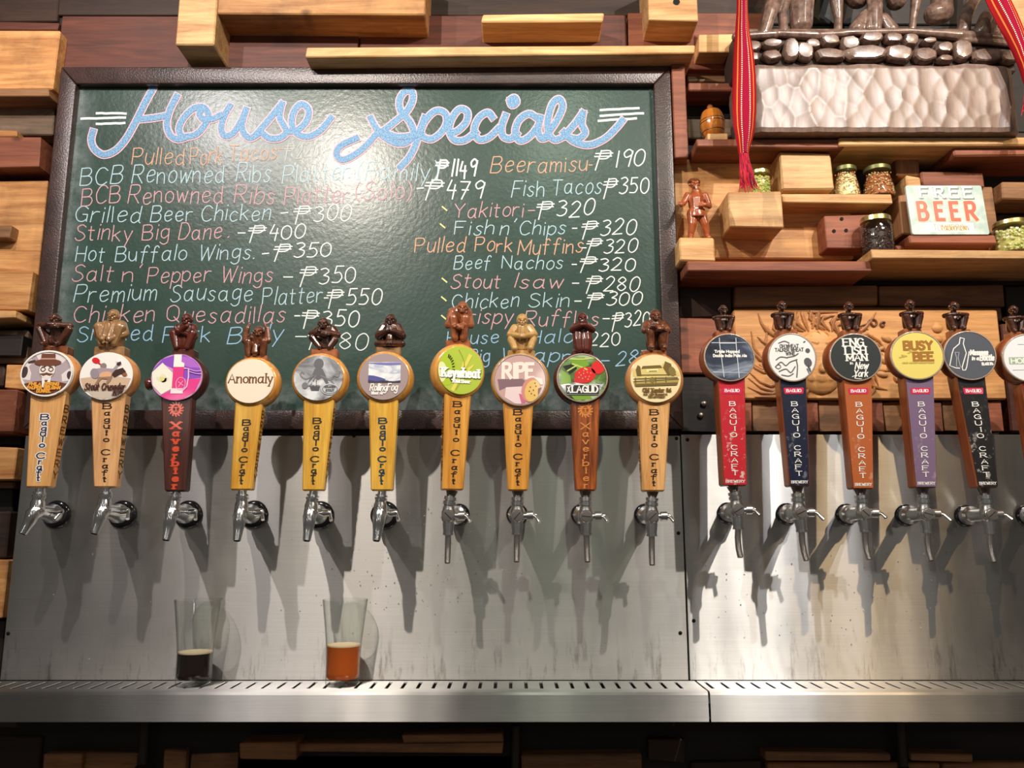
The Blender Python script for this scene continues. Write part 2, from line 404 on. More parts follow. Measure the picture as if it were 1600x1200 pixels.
# ---------------------------------------------------------------- brushed steel
def steel_mat(name, base=(.60, .59, .57, 1), rough=.3, aniso=.75, wob=.5, stains=True, seed=0.0, panel=True):
    m, nt, b = newmat(name); L = nt.links.new
    tc = N(nt, 'ShaderNodeTexCoord')
    mp = N(nt, 'ShaderNodeMapping'); L(tc.outputs['Object'], mp.inputs[0]); mp.inputs['Scale'].default_value = (7, 7, 900)
    mp.inputs['Location'].default_value = (seed, seed, seed)
    n = N(nt, 'ShaderNodeTexNoise', Scale=1.0, Detail=4.0, Roughness=.6); L(mp.outputs[0], n.inputs['Vector'])
    sm = N(nt, 'ShaderNodeTexNoise', Scale=6.0, Detail=5.0, Roughness=.6); L(tc.outputs['Object'], sm.inputs['Vector'])
    mp3 = N(nt, 'ShaderNodeMapping'); L(tc.outputs['Object'], mp3.inputs[0]); mp3.inputs['Scale'].default_value = (60, 60, 9)
    st = N(nt, 'ShaderNodeTexNoise', Scale=1.0, Detail=6.0, Roughness=.75); L(mp3.outputs[0], st.inputs['Vector'])
    b.inputs['Metallic'].default_value = 1.0
    c = N(nt, 'ShaderNodeMapRange'); L(n.outputs['Fac'], c.inputs[0]); c.inputs[3].default_value = .82; c.inputs[4].default_value = 1.12
    c2 = N(nt, 'ShaderNodeMapRange'); L(sm.outputs['Fac'], c2.inputs[0]); c2.inputs[1].default_value = .3; c2.inputs[2].default_value = .75; c2.inputs[3].default_value = .86; c2.inputs[4].default_value = 1.08
    mu = N(nt, 'ShaderNodeMath', operation='MULTIPLY'); L(c.outputs[0], mu.inputs[0]); L(c2.outputs[0], mu.inputs[1])
    colr = N(nt, 'ShaderNodeMix', data_type='RGBA', blend_type='MULTIPLY'); colr.inputs[0].default_value = 1; colr.inputs[6].default_value = base
    L(mu.outputs[0], colr.inputs[7]); out = colr.outputs[2]
    if stains:
        # dried drips above the tray: soft vertical marks, only near the foot of the sheet
        sp = N(nt, 'ShaderNodeSeparateXYZ'); L(tc.outputs['Object'], sp.inputs[0])
        zr = N(nt, 'ShaderNodeMapRange'); L(sp.outputs[2], zr.inputs[0]); zr.inputs[1].default_value = -.10; zr.inputs[2].default_value = -.17
        zr.inputs[3].default_value = 0; zr.inputs[4].default_value = 1
        r = N(nt, 'ShaderNodeMapRange'); L(st.outputs['Fac'], r.inputs[0]); r.inputs[1].default_value = .53; r.inputs[2].default_value = .70
        r.inputs[3].default_value = 0; r.inputs[4].default_value = .8
        m2 = N(nt, 'ShaderNodeMath', operation='MULTIPLY'); L(zr.outputs[0], m2.inputs[0]); L(r.outputs[0], m2.inputs[1])
        mx = N(nt, 'ShaderNodeMix', data_type='RGBA'); L(m2.outputs[0], mx.inputs[0]); L(out, mx.inputs[6]); mx.inputs[7].default_value = (.12, .09, .07, 1); out = mx.outputs[2]
    L(out, b.inputs['Base Color'])
    rr = N(nt, 'ShaderNodeMapRange'); L(sm.outputs['Fac'], rr.inputs[0]); rr.inputs[1].default_value = .3; rr.inputs[2].default_value = .7
    rr.inputs[3].default_value = rough - .05; rr.inputs[4].default_value = rough + .07; L(rr.outputs[0], b.inputs['Roughness'])
    b.inputs['Anisotropic'].default_value = aniso
    tg = N(nt, 'ShaderNodeTangent', direction_type='UV_MAP'); L(tg.outputs[0], b.inputs['Tangent'])
    b.inputs['Anisotropic Rotation'].default_value = 0.25
    # hammered/oil-canned sheet
    mpw = N(nt, 'ShaderNodeMapping'); L(tc.outputs['Object'], mpw.inputs[0]); mpw.inputs['Scale'].default_value = (9, 9, 1.5)
    nw = N(nt, 'ShaderNodeTexNoise', Scale=1.0, Detail=1.0); L(mpw.outputs[0], nw.inputs['Vector'])
    bw = N(nt, 'ShaderNodeBump', Strength=wob, Distance=.004); L(nw.outputs['Fac'], bw.inputs['Height'])
    bp = N(nt, 'ShaderNodeBump', Strength=.06, Distance=.0006); L(n.outputs['Fac'], bp.inputs['Height']); L(bw.outputs[0], bp.inputs['Normal'])
    L(bp.outputs[0], b.inputs['Normal'])
    return m
M_steelA = steel_mat('brushed_steel', base=(.60, .585, .56, 1), rough=.54, aniso=.9, wob=.25)
M_steelB = steel_mat('brushed_steel_bright', base=(.62, .61, .59, 1), rough=.42, aniso=1.0, wob=.8, seed=3.0)
M_steelT = steel_mat('tray_steel', base=(.60, .59, .57, 1), rough=.42, aniso=1.0, wob=.45, stains=False, seed=5.0)
M_gap = plain('dark_gap', (.01, .009, .008, 1), .8)

def sheet(name, x0, x1, ytop, ybot, mat, label, nx=2, n_=None):
    """thin folded steel sheet against the wall with a UV running along the brushing"""
    t = W(800, ytop, 0).z; bz = W(800, ybot, 0).z
    root = empty(name, ((x0+x1)/2, 0, bz))
    mb = MB(); mb.box(x0, x1, 0, .003, bz, t, .0008)
    mb.uv = [((v.x), (v.z)) for v in mb.v]
    o = obj('steel_face', mb, mat, root, origin=((x0+x1)/2, 0, (t+bz)/2 ))
    tag(root, label, 'backsplash')
    return root, o
xl = W(20, 870, 0).x
xs = W(1070, 870, 0).x
pA, fA = sheet('steel_backsplash', xl, xs - .0008, 681, 1063, M_steelA, 'wide brushed steel backsplash below the chalkboard')
pB, fB = sheet('steel_backsplash', xs + .0010, 1.12, 679, 1063, M_steelB, 'shiny brushed steel backsplash on the right under the carved lion panel')
rv = []
for px, py, par in ((553, 681, pA), (1057, 685, pA), (13, 990, pA), (1060, 833, pA), (1063, 989, pA),
                    (1074, 687, pB), (1084, 970, pB)):
    s_ = MB(); p = W(px, py, 0)
    s_.lathe(p, (0, -1, 0), [(-.0005, .0030), (.0006, .0030), (.0012, .0018), (.0013, .0003)], 12)
    obj('screw', s_, plain('screw_dark', srgb(40, 36, 34), .4, .8), par, True)
# packing strip between wall timber and steel
bk = MB(); bk.box(xl + .003, 1.12, .004, YB + .028, CAMZ - .235, W(800, 684, 0).z - .002, 0)
o = obj('trim_1', bk, M_black); o['kind'] = 'structure'

# ---------------------------------------------------------------- drip trays
def tray(x0, x1, label, nslot, seed):
    zt = W(800, 1063, 0).z - .0005
    yf = -.092; zb = W(800, 1129, yf).z
    root = empty('drip_tray', ((x0+x1)/2, -.045, zb))
    tag(root, label, 'drip tray')
    # pressed body: front apron with rolled upper edge, floor
    prof = [(-.002, zt), (-.0115, zt), (-.0115, zt-.0022), (-.0035, zt-.0022), (-.0035, zb+.006), (yf+.006, zb+.003), (yf+.004, zt-.006),
            (yf+.0100, zt-.0022), (-.066, zt-.0022), (-.066, zt), (yf+.006, zt+.0004), (yf+.002, zt-.001), (yf, zt-.0045), (yf, zb+.001), (yf+.002, zb), (-.002, zb+.002)]
    mb = MB(); n = len(prof)
    xsn = [x0 + (x1-x0)*i/12 for i in range(13)]
    vs = [(x, y, z) for x in xsn for y, z in prof]; fs = []
    for k in range(12):
        for i in range(n):
            j = (i+1) % n
            fs.append((k*n+i, k*n+j, (k+1)*n+j, (k+1)*n+i))
    fs.append(tuple(range(n))); fs.append(tuple(range(12*n, 13*n)))
    mb.add(vs, fs); mb.uv = [(v.x, v.z + v.y) for v in mb.v]
    obj('tray_body', mb, M_steelT, root, True, autos=25)
    # slotted grate: bars between the slots, joined as the one pressed plate it is
    g = MB(); h = random.Random(seed); sp = .0231
    x = x0 + .001; first = True
    sl = .0048
    k = int(math.ceil((x0 + .012) / sp))
    edges = [x0]
    while (k * sp) < x1 - .012:
        c = k * sp - .002
        edges += [c - sl/2, c + sl/2]; k += 1
    edges.append(x1)
    for i in range(0, len(edges), 2):
        g.box(edges[i], edges[i+1], -.0665, -.0112, zt-.0018, zt+.0001, .0005)
    g.uv = [(v.x, v.y) for v in g.v]
    obj('slotted_grate', g, M_steelT, root)
    w_ = MB(); w_.box(x0 + .004, x1 - .004, -.080, -.006, zb + .008, zb + .010, 0)
    obj('tray_well', w_, M_gap, root)
    return root, zt
xt = W(1107, 1100, -.092).x
trA, ZT = tray(-1.06, xt, 'long steel drip tray holding the two beer glasses', 0, 3)
trB, _ = tray(xt + .003, 1.12, 'right-hand steel drip tray with no glass on it', 0, 5)

# ---------------------------------------------------------------- chalkboard
YF = .004                                    # front of the board's frame
cb = empty('chalkboard', (-.26, .012, W(800, 670, YF).z))
tag(cb, 'green chalkboard menu in a dark frame with handwritten dishes and prices', 'chalkboard')
def board_mat():
    m, nt, b = newmat('chalkboard_green'); L = nt.links.new
    tc = N(nt, 'ShaderNodeTexCoord')
    n = N(nt, 'ShaderNodeTexNoise', Scale=5.0, Detail=6.0, Roughness=.65, Distortion=.6); L(tc.outputs['Object'], n.inputs['Vector'])
    rp = N(nt, 'ShaderNodeValToRGB'); L(n.outputs['Fac'], rp.inputs[0])
    rp.color_ramp.elements[0].position = .3; rp.color_ramp.elements[0].color = srgb(38, 58, 50)
    rp.color_ramp.elements[1].position = .75; rp.color_ramp.elements[1].color = srgb(54, 78, 70)
    # wiped chalk dust gathered along the lower edge and left side
    sp = N(nt, 'ShaderNodeSeparateXYZ'); L(tc.outputs['Object'], sp.inputs[0])
    z = N(nt, 'ShaderNodeMapRange'); L(sp.outputs[2], z.inputs[0]); z.inputs[1].default_value = -.24; z.inputs[2].default_value = -.275
    n2 = N(nt, 'ShaderNodeTexNoise', Scale=26.0, Detail=6.0, Roughness=.7); L(tc.outputs['Object'], n2.inputs['Vector'])
    q = N(nt, 'ShaderNodeMapRange'); L(n2.outputs['Fac'], q.inputs[0]); q.inputs[1].default_value = .35; q.inputs[2].default_value = .8; q.inputs[4].default_value = .55
    x_ = N(nt, 'ShaderNodeMapRange'); L(sp.outputs[0], x_.inputs[0]); x_.inputs[1].default_value = -.475; x_.inputs[2].default_value = -.51
    mxx = N(nt, 'ShaderNodeMath', operation='MAXIMUM'); L(z.outputs[0], mxx.inputs[0]); L(x_.outputs[0], mxx.inputs[1])
    mu = N(nt, 'ShaderNodeMath', operation='MULTIPLY'); L(mxx.outputs[0], mu.inputs[0]); L(q.outputs[0], mu.inputs[1])
    mx = N(nt, 'ShaderNodeMix', data_type='RGBA'); L(mu.outputs[0], mx.inputs[0]); L(rp.outputs[0], mx.inputs[6]); mx.inputs[7].default_value = srgb(168, 172, 178)
    L(mx.outputs[2], b.inputs['Base Color'])
    b.inputs['Roughness'].default_value = .30; b.inputs['Specular IOR Level'].default_value = .55
    n3 = N(nt, 'ShaderNodeTexNoise', Scale=160.0, Detail=3.0); L(tc.outputs['Object'], n3.inputs['Vector'])
    bp = N(nt, 'ShaderNodeBump', Strength=.28, Distance=.0012); L(n3.outputs['Fac'], bp.inputs['Height']); L(bp.outputs[0], b.inputs['Normal'])
    return m
def frame_mat():
    m, nt, b = newmat('painted_frame'); L = nt.links.new
    tc = N(nt, 'ShaderNodeTexCoord')
    n = N(nt, 'ShaderNodeTexNoise', Scale=22.0, Detail=6.0, Roughness=.7); L(tc.outputs['Object'], n.inputs['Vector'])
    rp = N(nt, 'ShaderNodeValToRGB'); L(n.outputs['Fac'], rp.inputs[0])
    rp.color_ramp.elements[0].position = .35; rp.color_ramp.elements[0].color = srgb(46, 32, 30)
    rp.color_ramp.elements[1].position = .8; rp.color_ramp.elements[1].color = srgb(78, 54, 50)
    L(rp.outputs[0], b.inputs['Base Color']); b.inputs['Roughness'].default_value = .32; b.inputs['Specular IOR Level'].default_value = .6
    n3 = N(nt, 'ShaderNodeTexNoise', Scale=320.0, Detail=4.0); L(tc.outputs['Object'], n3.inputs['Vector'])
    bp = N(nt, 'ShaderNodeBump', Strength=.5, Distance=.001); L(n3.outputs['Fac'], bp.inputs['Height']); L(bp.outputs[0], b.inputs['Normal'])
    return m
M_frame = frame_mat()
YS = .018                                     # slate surface
fx0 = W(47, 560, YF).x; fx1 = W(1062, 500, YF).x
fz1 = W(600, 104, YF).z; fz0 = W(600, 671, YF).z
fw = .030
sx0, sx1 = fx0 + fw, fx1 - fw
sz0, sz1 = W(600, 640, YF).z, W(600, 131, YF).z
sl_ = MB(); sl_.box(sx0 - .004, sx1 + .004, YS, YS + .006, sz0 - .004, sz1 + .004, 0)
slate = obj('slate', sl_, board_mat(), cb)
def frame_bar(ax, pts):
    mb = MB(); mb.add(pts, [(0,1,2,3),(7,6,5,4),(0,4,5,1),(1,5,6,2),(2,6,7,3),(3,7,4,0)])
    bm = bmesh.new(); me = bpy.data.meshes.new('t'); me.from_pydata(mb.v, [], mb.f); bm.from_mesh(me)
    bmesh.ops.recalc_face_normals(bm, faces=bm.faces)
    bmesh.ops.bevel(bm, geom=list(bm.edges), offset=.0022, segments=2, affect='EDGES', profile=.6)
    out = MB(); out.add([v.co.copy() for v in bm.verts], [[v.index for v in f.verts] for f in bm.faces]); bm.free()
    return obj('frame_rail', out, M_frame, cb, True, autos=60)
def bar8(a, b, c, d):   # a,b outer ends; c,d inner ends (x,z)
    return [(a[0], YF, a[1]), (b[0], YF, b[1]), (c[0], YF, c[1]), (d[0], YF, d[1]),
            (a[0], YB, a[1]), (b[0], YB, b[1]), (c[0], YB, c[1]), (d[0], YB, d[1])]
g_ = .0004
frame_bar(0, bar8((fx0, fz1), (fx1, fz1), (sx1, sz1 + g_), (sx0, sz1 + g_)))
frame_bar(0, bar8((fx0, fz0), (fx1, fz0), (sx1, sz0 - g_), (sx0, sz0 - g_)))
frame_bar(0, bar8((fx0, fz0 + g_), (fx0, fz1 - g_), (sx0, sz1 - g_), (sx0, sz0 + g_)))
frame_bar(0, bar8((fx1, fz0 + g_), (fx1, fz1 - g_), (sx1, sz1 - g_), (sx1, sz0 + g_)))
ld = MB(); ld.box(fx0 + .01, fx1 - .004, YB - .012, YB + .028, fz0 - .010, fz0 + .001, .001)
obj('ledge', ld, M_black, cb)
# ---------------------------------------------------------------- stroke lettering
G = {  # glyph: strokes, '~' smooth curve, '-' straight runs; cap height 6, small letters 4
'A':'-0,0 2.1,6 4.2,0|-.8,2.2 3.4,2.2','B':'-0,0 0,6|~0,6 2.6,6 3.4,4.7 2.4,3.3 0,3.2|~0,3.2 2.9,3.1 3.8,1.7 2.8,.1 0,0',
'C':'~3.8,5 2.6,6 1,5.6 0,3.2 .8,.6 2.4,0 3.9,.9','D':'-0,0 0,6|~0,6 2.4,5.8 3.9,3.2 2.6,.3 0,0','E':'-0,6 0,0|-0,6 3.4,6|-0,3.2 2.7,3.2|-0,0 3.5,0',
'F':'-0,0 0,6|-0,6 3.4,6|-0,3.2 2.7,3.2','G':'~3.8,5 2.6,6 1,5.6 0,3.2 .8,.6 2.4,0 3.8,.9|-2.3,2.8 3.8,2.8|-3.8,2.8 3.8,0','H':'-0,0 0,6|-3.8,0 3.8,6|-0,3.1 3.8,3.1',
'I':'-.8,0 .8,6','J':'~2.6,6 2.6,1.4 1.5,0 0,.9','K':'-0,0 0,6|-3.6,6 0,2.6|-1.2,3.6 3.9,0','L':'-0,6 0,0|-0,0 3.2,0','M':'-0,0 0,6|-0,6 2.4,1.5|-2.4,1.5 4.8,6|-4.8,6 4.8,0',
'N':'-0,0 0,6|-0,6 3.8,0|-3.8,0 3.8,6','O':'~2,6 .3,5 0,3 .4,.9 2,0 3.7,1 4,3 3.6,5 2,6','P':'-0,0 0,6|~0,6 2.8,6 3.6,4.6 2.6,3 0,2.9','Q':'~2,6 .3,5 0,3 .4,.9 2,0 3.7,1 4,3 3.6,5 2,6|-2.4,1.6 4.3,-.5',
'R':'-0,0 0,6|~0,6 2.8,6 3.6,4.6 2.6,3 0,2.9|-1.6,2.9 3.9,0','S':'~3.4,5.2 2,6 .5,5.2 .8,3.7 2.6,2.8 3.5,1.4 2.4,.1 .9,0 0,.9','T':'-0,6 4,6|-2,6 2,0','U':'~0,6 0,1.8 .9,.1 2.8,.1 3.8,1.8 3.8,6',
'V':'-0,6 2,0|-2,0 4,6','W':'-0,6 1.3,0|-1.3,0 2.6,5|-2.6,5 3.9,0|-3.9,0 5.2,6','X':'-0,0 3.8,6|-0,6 3.8,0','Y':'-0,6 2,3|-2,3 4,6|-2,3 2,0','Z':'-0,6 3.6,6|-3.6,6 0,0|-0,0 3.6,0',
'a':'~3,3.3 1.8,4 .5,3.2 .2,1.4 1,.1 2.2,.4 3,2|-3,4 3,.4|-3,.4 3.5,0','b':'-0,6.3 0,0|~0,2.6 1.2,4 2.8,3.4 3,1.5 1.8,0 0,.6','c':'~3,3.3 1.8,4 .5,3 .3,1.2 1.4,0 3,.7',
'd':'~3,3.2 1.8,4 .4,2.8 .4,.8 1.6,0 3,1.2|-3,6.3 3,.4|-3,.4 3.5,0','e':'~.3,2 1.6,2.1 3,2.6 2.5,3.8 1.2,3.8 .3,2.2 .8,.3 2,0 3.1,.8','f':'~2.8,5.6 2.2,6.3 1.3,5.6 1.1,3 1,-.6|-0,3.7 2.4,3.7',
'g':'~3,3.3 1.8,4 .4,3 .5,.9 1.7,.3 3,1.5|~3,4 3.1,.5 2.9,-1.5 1.5,-2.2 .2,-1.4','h':'-0,6.3 0,0|~0,2.4 1.2,3.9 2.5,3.6 2.8,2 2.8,0','i':'-.3,4 .3,0|-.3,5.3 .3,5.7','j':'~1.5,4 1.5,-1 .9,-2.2 0,-1.6|-1.5,5.3 1.5,5.7',
'k':'-0,6.3 0,0|-2.6,3.9 0,1.8|-.8,2.4 2.8,0','l':'-.3,6.3 .3,0','m':'-0,4 0,0|~0,2.6 1,3.9 1.9,3.2 2,0|~2,2.6 3,3.9 3.9,3.2 4,0','n':'-0,4 0,0|~0,2.6 1.3,3.9 2.5,3.4 2.7,0',
'o':'~1.6,4 .3,3 .3,1 1.6,0 2.9,1 2.9,3 1.6,4','p':'-0,4 0,-2.2|~0,2.8 1.3,4 2.8,3.2 2.8,1.2 1.5,0 0,.8','r':'-0,4 0,0|~0,2.6 1,3.8 2.3,3.8','s':'~2.6,3.4 1.5,4 .5,3.3 1.2,2.2 2.4,1.4 2,.2 .9,0 .1,.7',
't':'-.9,5.6 .9,.4|~.9,.8 1.2,0 1.9,.1|-0,4 2.2,4','u':'~0,4 .1,1.2 1.2,0 2.4,.8 2.8,2.5|-2.8,4 2.8,0','v':'-0,4 1.4,0|-1.4,0 2.8,4','w':'-0,4 1,0|-1,0 2,3.4|-2,3.4 3,0|-3,0 4,4','x':'-0,4 2.8,0|-0,0 2.8,4',
'y':'-0,4 1.5,.4|-3,4 .8,-2.2','z':'-0,4 2.8,4|-2.8,4 0,0|-0,0 2.8,0',
'0':'~1.7,6 .2,4.6 .2,1.4 1.7,0 3.2,1.4 3.2,4.6 1.7,6','1':'-.8,6 .8,0','2':'~.1,4.8 1.5,6 3,4.8 2.2,2.6 0,0|-0,0 3.4,.1','3':'~.2,5.6 1.8,6 2.9,4.8 1.4,3.3|~1.4,3.3 3.1,2.6 2.9,.8 1.4,0 .1,.5',
'4':'-1,6 .2,2.4|-.2,2.4 3,2.4|-2.4,4.4 2.4,-.6','5':'-3,6 .6,6|-.6,6 .4,3.4|~.4,3.4 2,3.7 3.1,2 2.2,.2 .1,.2','6':'~3,5.6 1,4.2 .2,1.6 1.6,0 3.1,1.4 2,3 .3,2','7':'-0,6 3,6|-3,6 1,-.4|-.8,3 2.8,3',
'8':'~1.7,3.2 .3,4.4 1.7,6 3,4.6 1.7,3.2 .2,1.5 1.7,0 3.2,1.5 1.7,3.2','9':'~3,5 1.6,6 .3,4.7 1.2,3.2 2.8,4 3,5|-3,5.4 2.8,0',
'$':'-.8,6.2 0,-1|~.8,6 3.6,6 4.2,4.6 3,3.2 .6,3.1|--.9,5.1 4.8,5.1|--1.1,4 4.6,4','(':'~1.3,6.8 .2,4.5 .2,1.5 1.3,-.8',')':'~0,6.8 1.1,4.5 1.1,1.5 0,-.8',"'":'-.5,6.6 0,5.2','-':'-0,2.6 1.9,2.6','.':'-0,0 .3,.2','%':'-0,0 3,6'}
def crom(p, k=5):
    out = []; n = len(p); closed = p[0] == p[-1] and n > 3
    for i in range(n - 1):
        p0 = p[i-1] if i else (p[-2] if closed else p[0]); p1 = p[i]; p2 = p[i+1]
        p3 = p[i+2] if i + 2 < n else (p[1] if closed else p[-1])
        for j in range(k):
            t = j / k
            out.append(tuple(.5*((2*p1[a]) + (-p0[a]+p2[a])*t + (2*p0[a]-5*p1[a]+4*p2[a]-p3[a])*t*t + (-p0[a]+3*p1[a]-3*p2[a]+p3[a])*t**3) for a in (0, 1)))
    out.append(tuple(p[-1])); return out
GC = {}
def glyph(ch, k=4):
    if (ch, k) in GC: return GC[ch, k]
    strokes = []; wd = 0
    for s in G[ch].split('|'):
        pts = [tuple(float(q) for q in t.split(',')) for t in s[1:].split()]
        wd = max(wd, max(p[0] for p in pts))
        strokes.append((s[0], crom(pts, k) if s[0] == '~' else pts))
    GC[ch, k] = (strokes, wd); return GC[ch, k]
def layout(text, gap=1.15, slant=0.0, jit=0.0, rnd=None, k=4):
    """list of (kind, points) in glyph units, total width"""
    x = 0; out = []
    for ch in text:
        if ch == ' ': x += 2.4; continue
        st, wd = glyph(ch, k)
        r = rnd.uniform(-jit, jit) if rnd else 0; dy = rnd.uniform(-jit, jit)*2 if rnd else 0
        for kind, pts in st:
            out.append((kind, [(x + a + slant*b + r*b*.4, b*(1 + r*.3) + dy) for a, b in pts]))
        x += wd + gap
    return out, max(x - gap, .5)
RC = [0]
def ribbon(mb, pts, wd, f, contrast=0.0, ends=True, ramp=.00008):
    """flat stroke along 2-D points, f maps 2-D to 3-D; contrast makes level strokes thin"""
    n = len(pts)
    if n < 2: return
    pts = [Vector((p[0], p[1], 0)) for p in pts]
    if ends:
        d = (pts[0]-pts[1]).normalized(); pts[0] = pts[0] + d*wd*.35
        d = (pts[-1]-pts[-2]).normalized(); pts[-1] = pts[-1] + d*wd*.35
    L = []; R = []
    for i in range(n):
        a = pts[max(i-1, 0)]; b = pts[min(i+1, n-1)]; t = (b-a)
        if t.length < 1e-9: t = Vector((1, 0, 0))
        t.normalize(); w_ = wd*.5*(1 - contrast*(1 - abs(t.y))); nn = Vector((-t.y, t.x, 0))
        L.append(pts[i] + nn*w_); R.append(pts[i] - nn*w_)
    vs = []
    for i in range(n):
        vs += [f(L[i].x, L[i].y), f(R[i].x, R[i].y)]
    RC[0] += 1; o_ = Vector((0, -.000018 * (RC[0] % 7), 0))     # crossing strokes never share a plane
    vs = [v + Vector((0, -ramp*(k_//2)/n, 0)) for k_, v in enumerate(vs)]
    mb.add([v + o_ for v in vs], [(2*i, 2*i+1, 2*i+3, 2*i+2) for i in range(n-1)])
def put_text(mb, text, x0, x1, yb, h, wd, f, gap=1.15, serif=False, contrast=0.0, slant=0.0, jit=0.0, rnd=None, yb1=None, k=4):
    """text from x0 to x1 on baseline yb (2-D units of f), cap height h, stroke wd; y grows upwards"""
    st, tw = layout(text, gap, slant, jit, rnd, k)
    sx = (x1 - x0) / tw; sy = h / 6.0; yb1 = yb if yb1 is None else yb1
    T = lambda p: (x0 + p[0]*sx, yb + (yb1-yb)*p[0]/tw + p[1]*sy)
    for kind, pts in st:
        q = [T(p) for p in pts]
        ribbon(mb, q, wd, f, contrast)
        if serif and kind == '-' and abs(pts[0][1]-pts[-1][1]) > abs(pts[0][0]-pts[-1][0])*.9:
            for e in (pts[0], pts[-1]):
                if abs(e[1]) < .3 or abs(e[1]-6) < .5 or abs(e[1]-4) < .3 or e[1] < -1.5:
                    c = T(e); s_ = wd*1.0
                    ribbon(mb, [(c[0]-s_, c[1]), (c[0]+s_, c[1])], wd*.42, f, 0, False)

# ---------------------------------------------------------------- chalk
def chalk(name, col, dens=.3, mott=.35):
    """dry chalk: grains of chalk and white dust over the green slate showing through"""
    m, nt, b = newmat(name); L = nt.links.new
    tc = N(nt, 'ShaderNodeTexCoord')
    n = N(nt, 'ShaderNodeTexNoise', Scale=1000.0, Detail=2.0, Roughness=.8); L(tc.outputs['Object'], n.inputs['Vector'])
    r = N(nt, 'ShaderNodeMapRange'); L(n.outputs['Fac'], r.inputs[0]); r.inputs[1].default_value = .44 - dens*.3; r.inputs[2].default_value = .60 - dens*.3
    r.inputs[3].default_value = .30 + dens*.4; r.inputs[4].default_value = 1
    n5 = N(nt, 'ShaderNodeTexNoise', Scale=420.0, Detail=3.0, Roughness=.7); L(tc.outputs['Object'], n5.inputs['Vector'])
    mr = N(nt, 'ShaderNodeMapRange'); L(n5.outputs['Fac'], mr.inputs[0]); mr.inputs[1].default_value = .42; mr.inputs[2].default_value = .62; mr.inputs[4].default_value = mott
    mx = N(nt, 'ShaderNodeMix', data_type='RGBA'); L(mr.outputs[0], mx.inputs[0]); mx.inputs[6].default_value = col; mx.inputs[7].default_value = (.8, .84, .86, 1)
    m2 = N(nt, 'ShaderNodeMix', data_type='RGBA'); L(r.outputs[0], m2.inputs[0]); m2.inputs[6].default_value = srgb(46, 68, 60); L(mx.outputs[2], m2.inputs[7])
    L(m2.outputs[2], b.inputs['Base Color']); b.inputs['Roughness'].default_value = .6; b.inputs['Specular IOR Level'].default_value = .45
    return m
C_W = chalk('chalk_white', srgb(226, 232, 228), .5); C_B = chalk('chalk_pale_blue', srgb(170, 206, 218)); C_P = chalk('chalk_pink', srgb(208, 142, 152))
C_O = chalk('chalk_orange', srgb(214, 150, 104)); C_BB = chalk('chalk_blue', srgb(74, 146, 200), .22, .45); C_PP = chalk('chalk_rose', srgb(232, 176, 190), .5)
C_F = chalk('chalk_faint', srgb(200, 205, 200), .1); C_Y = chalk('chalk_yellow', srgb(226, 222, 130), .6); C_B2 = chalk('chalk_sky', srgb(126, 178, 214), .4)
def on_board(d):
    return lambda x, y: W(x, -y, YS) + Vector((0, -d, 0))
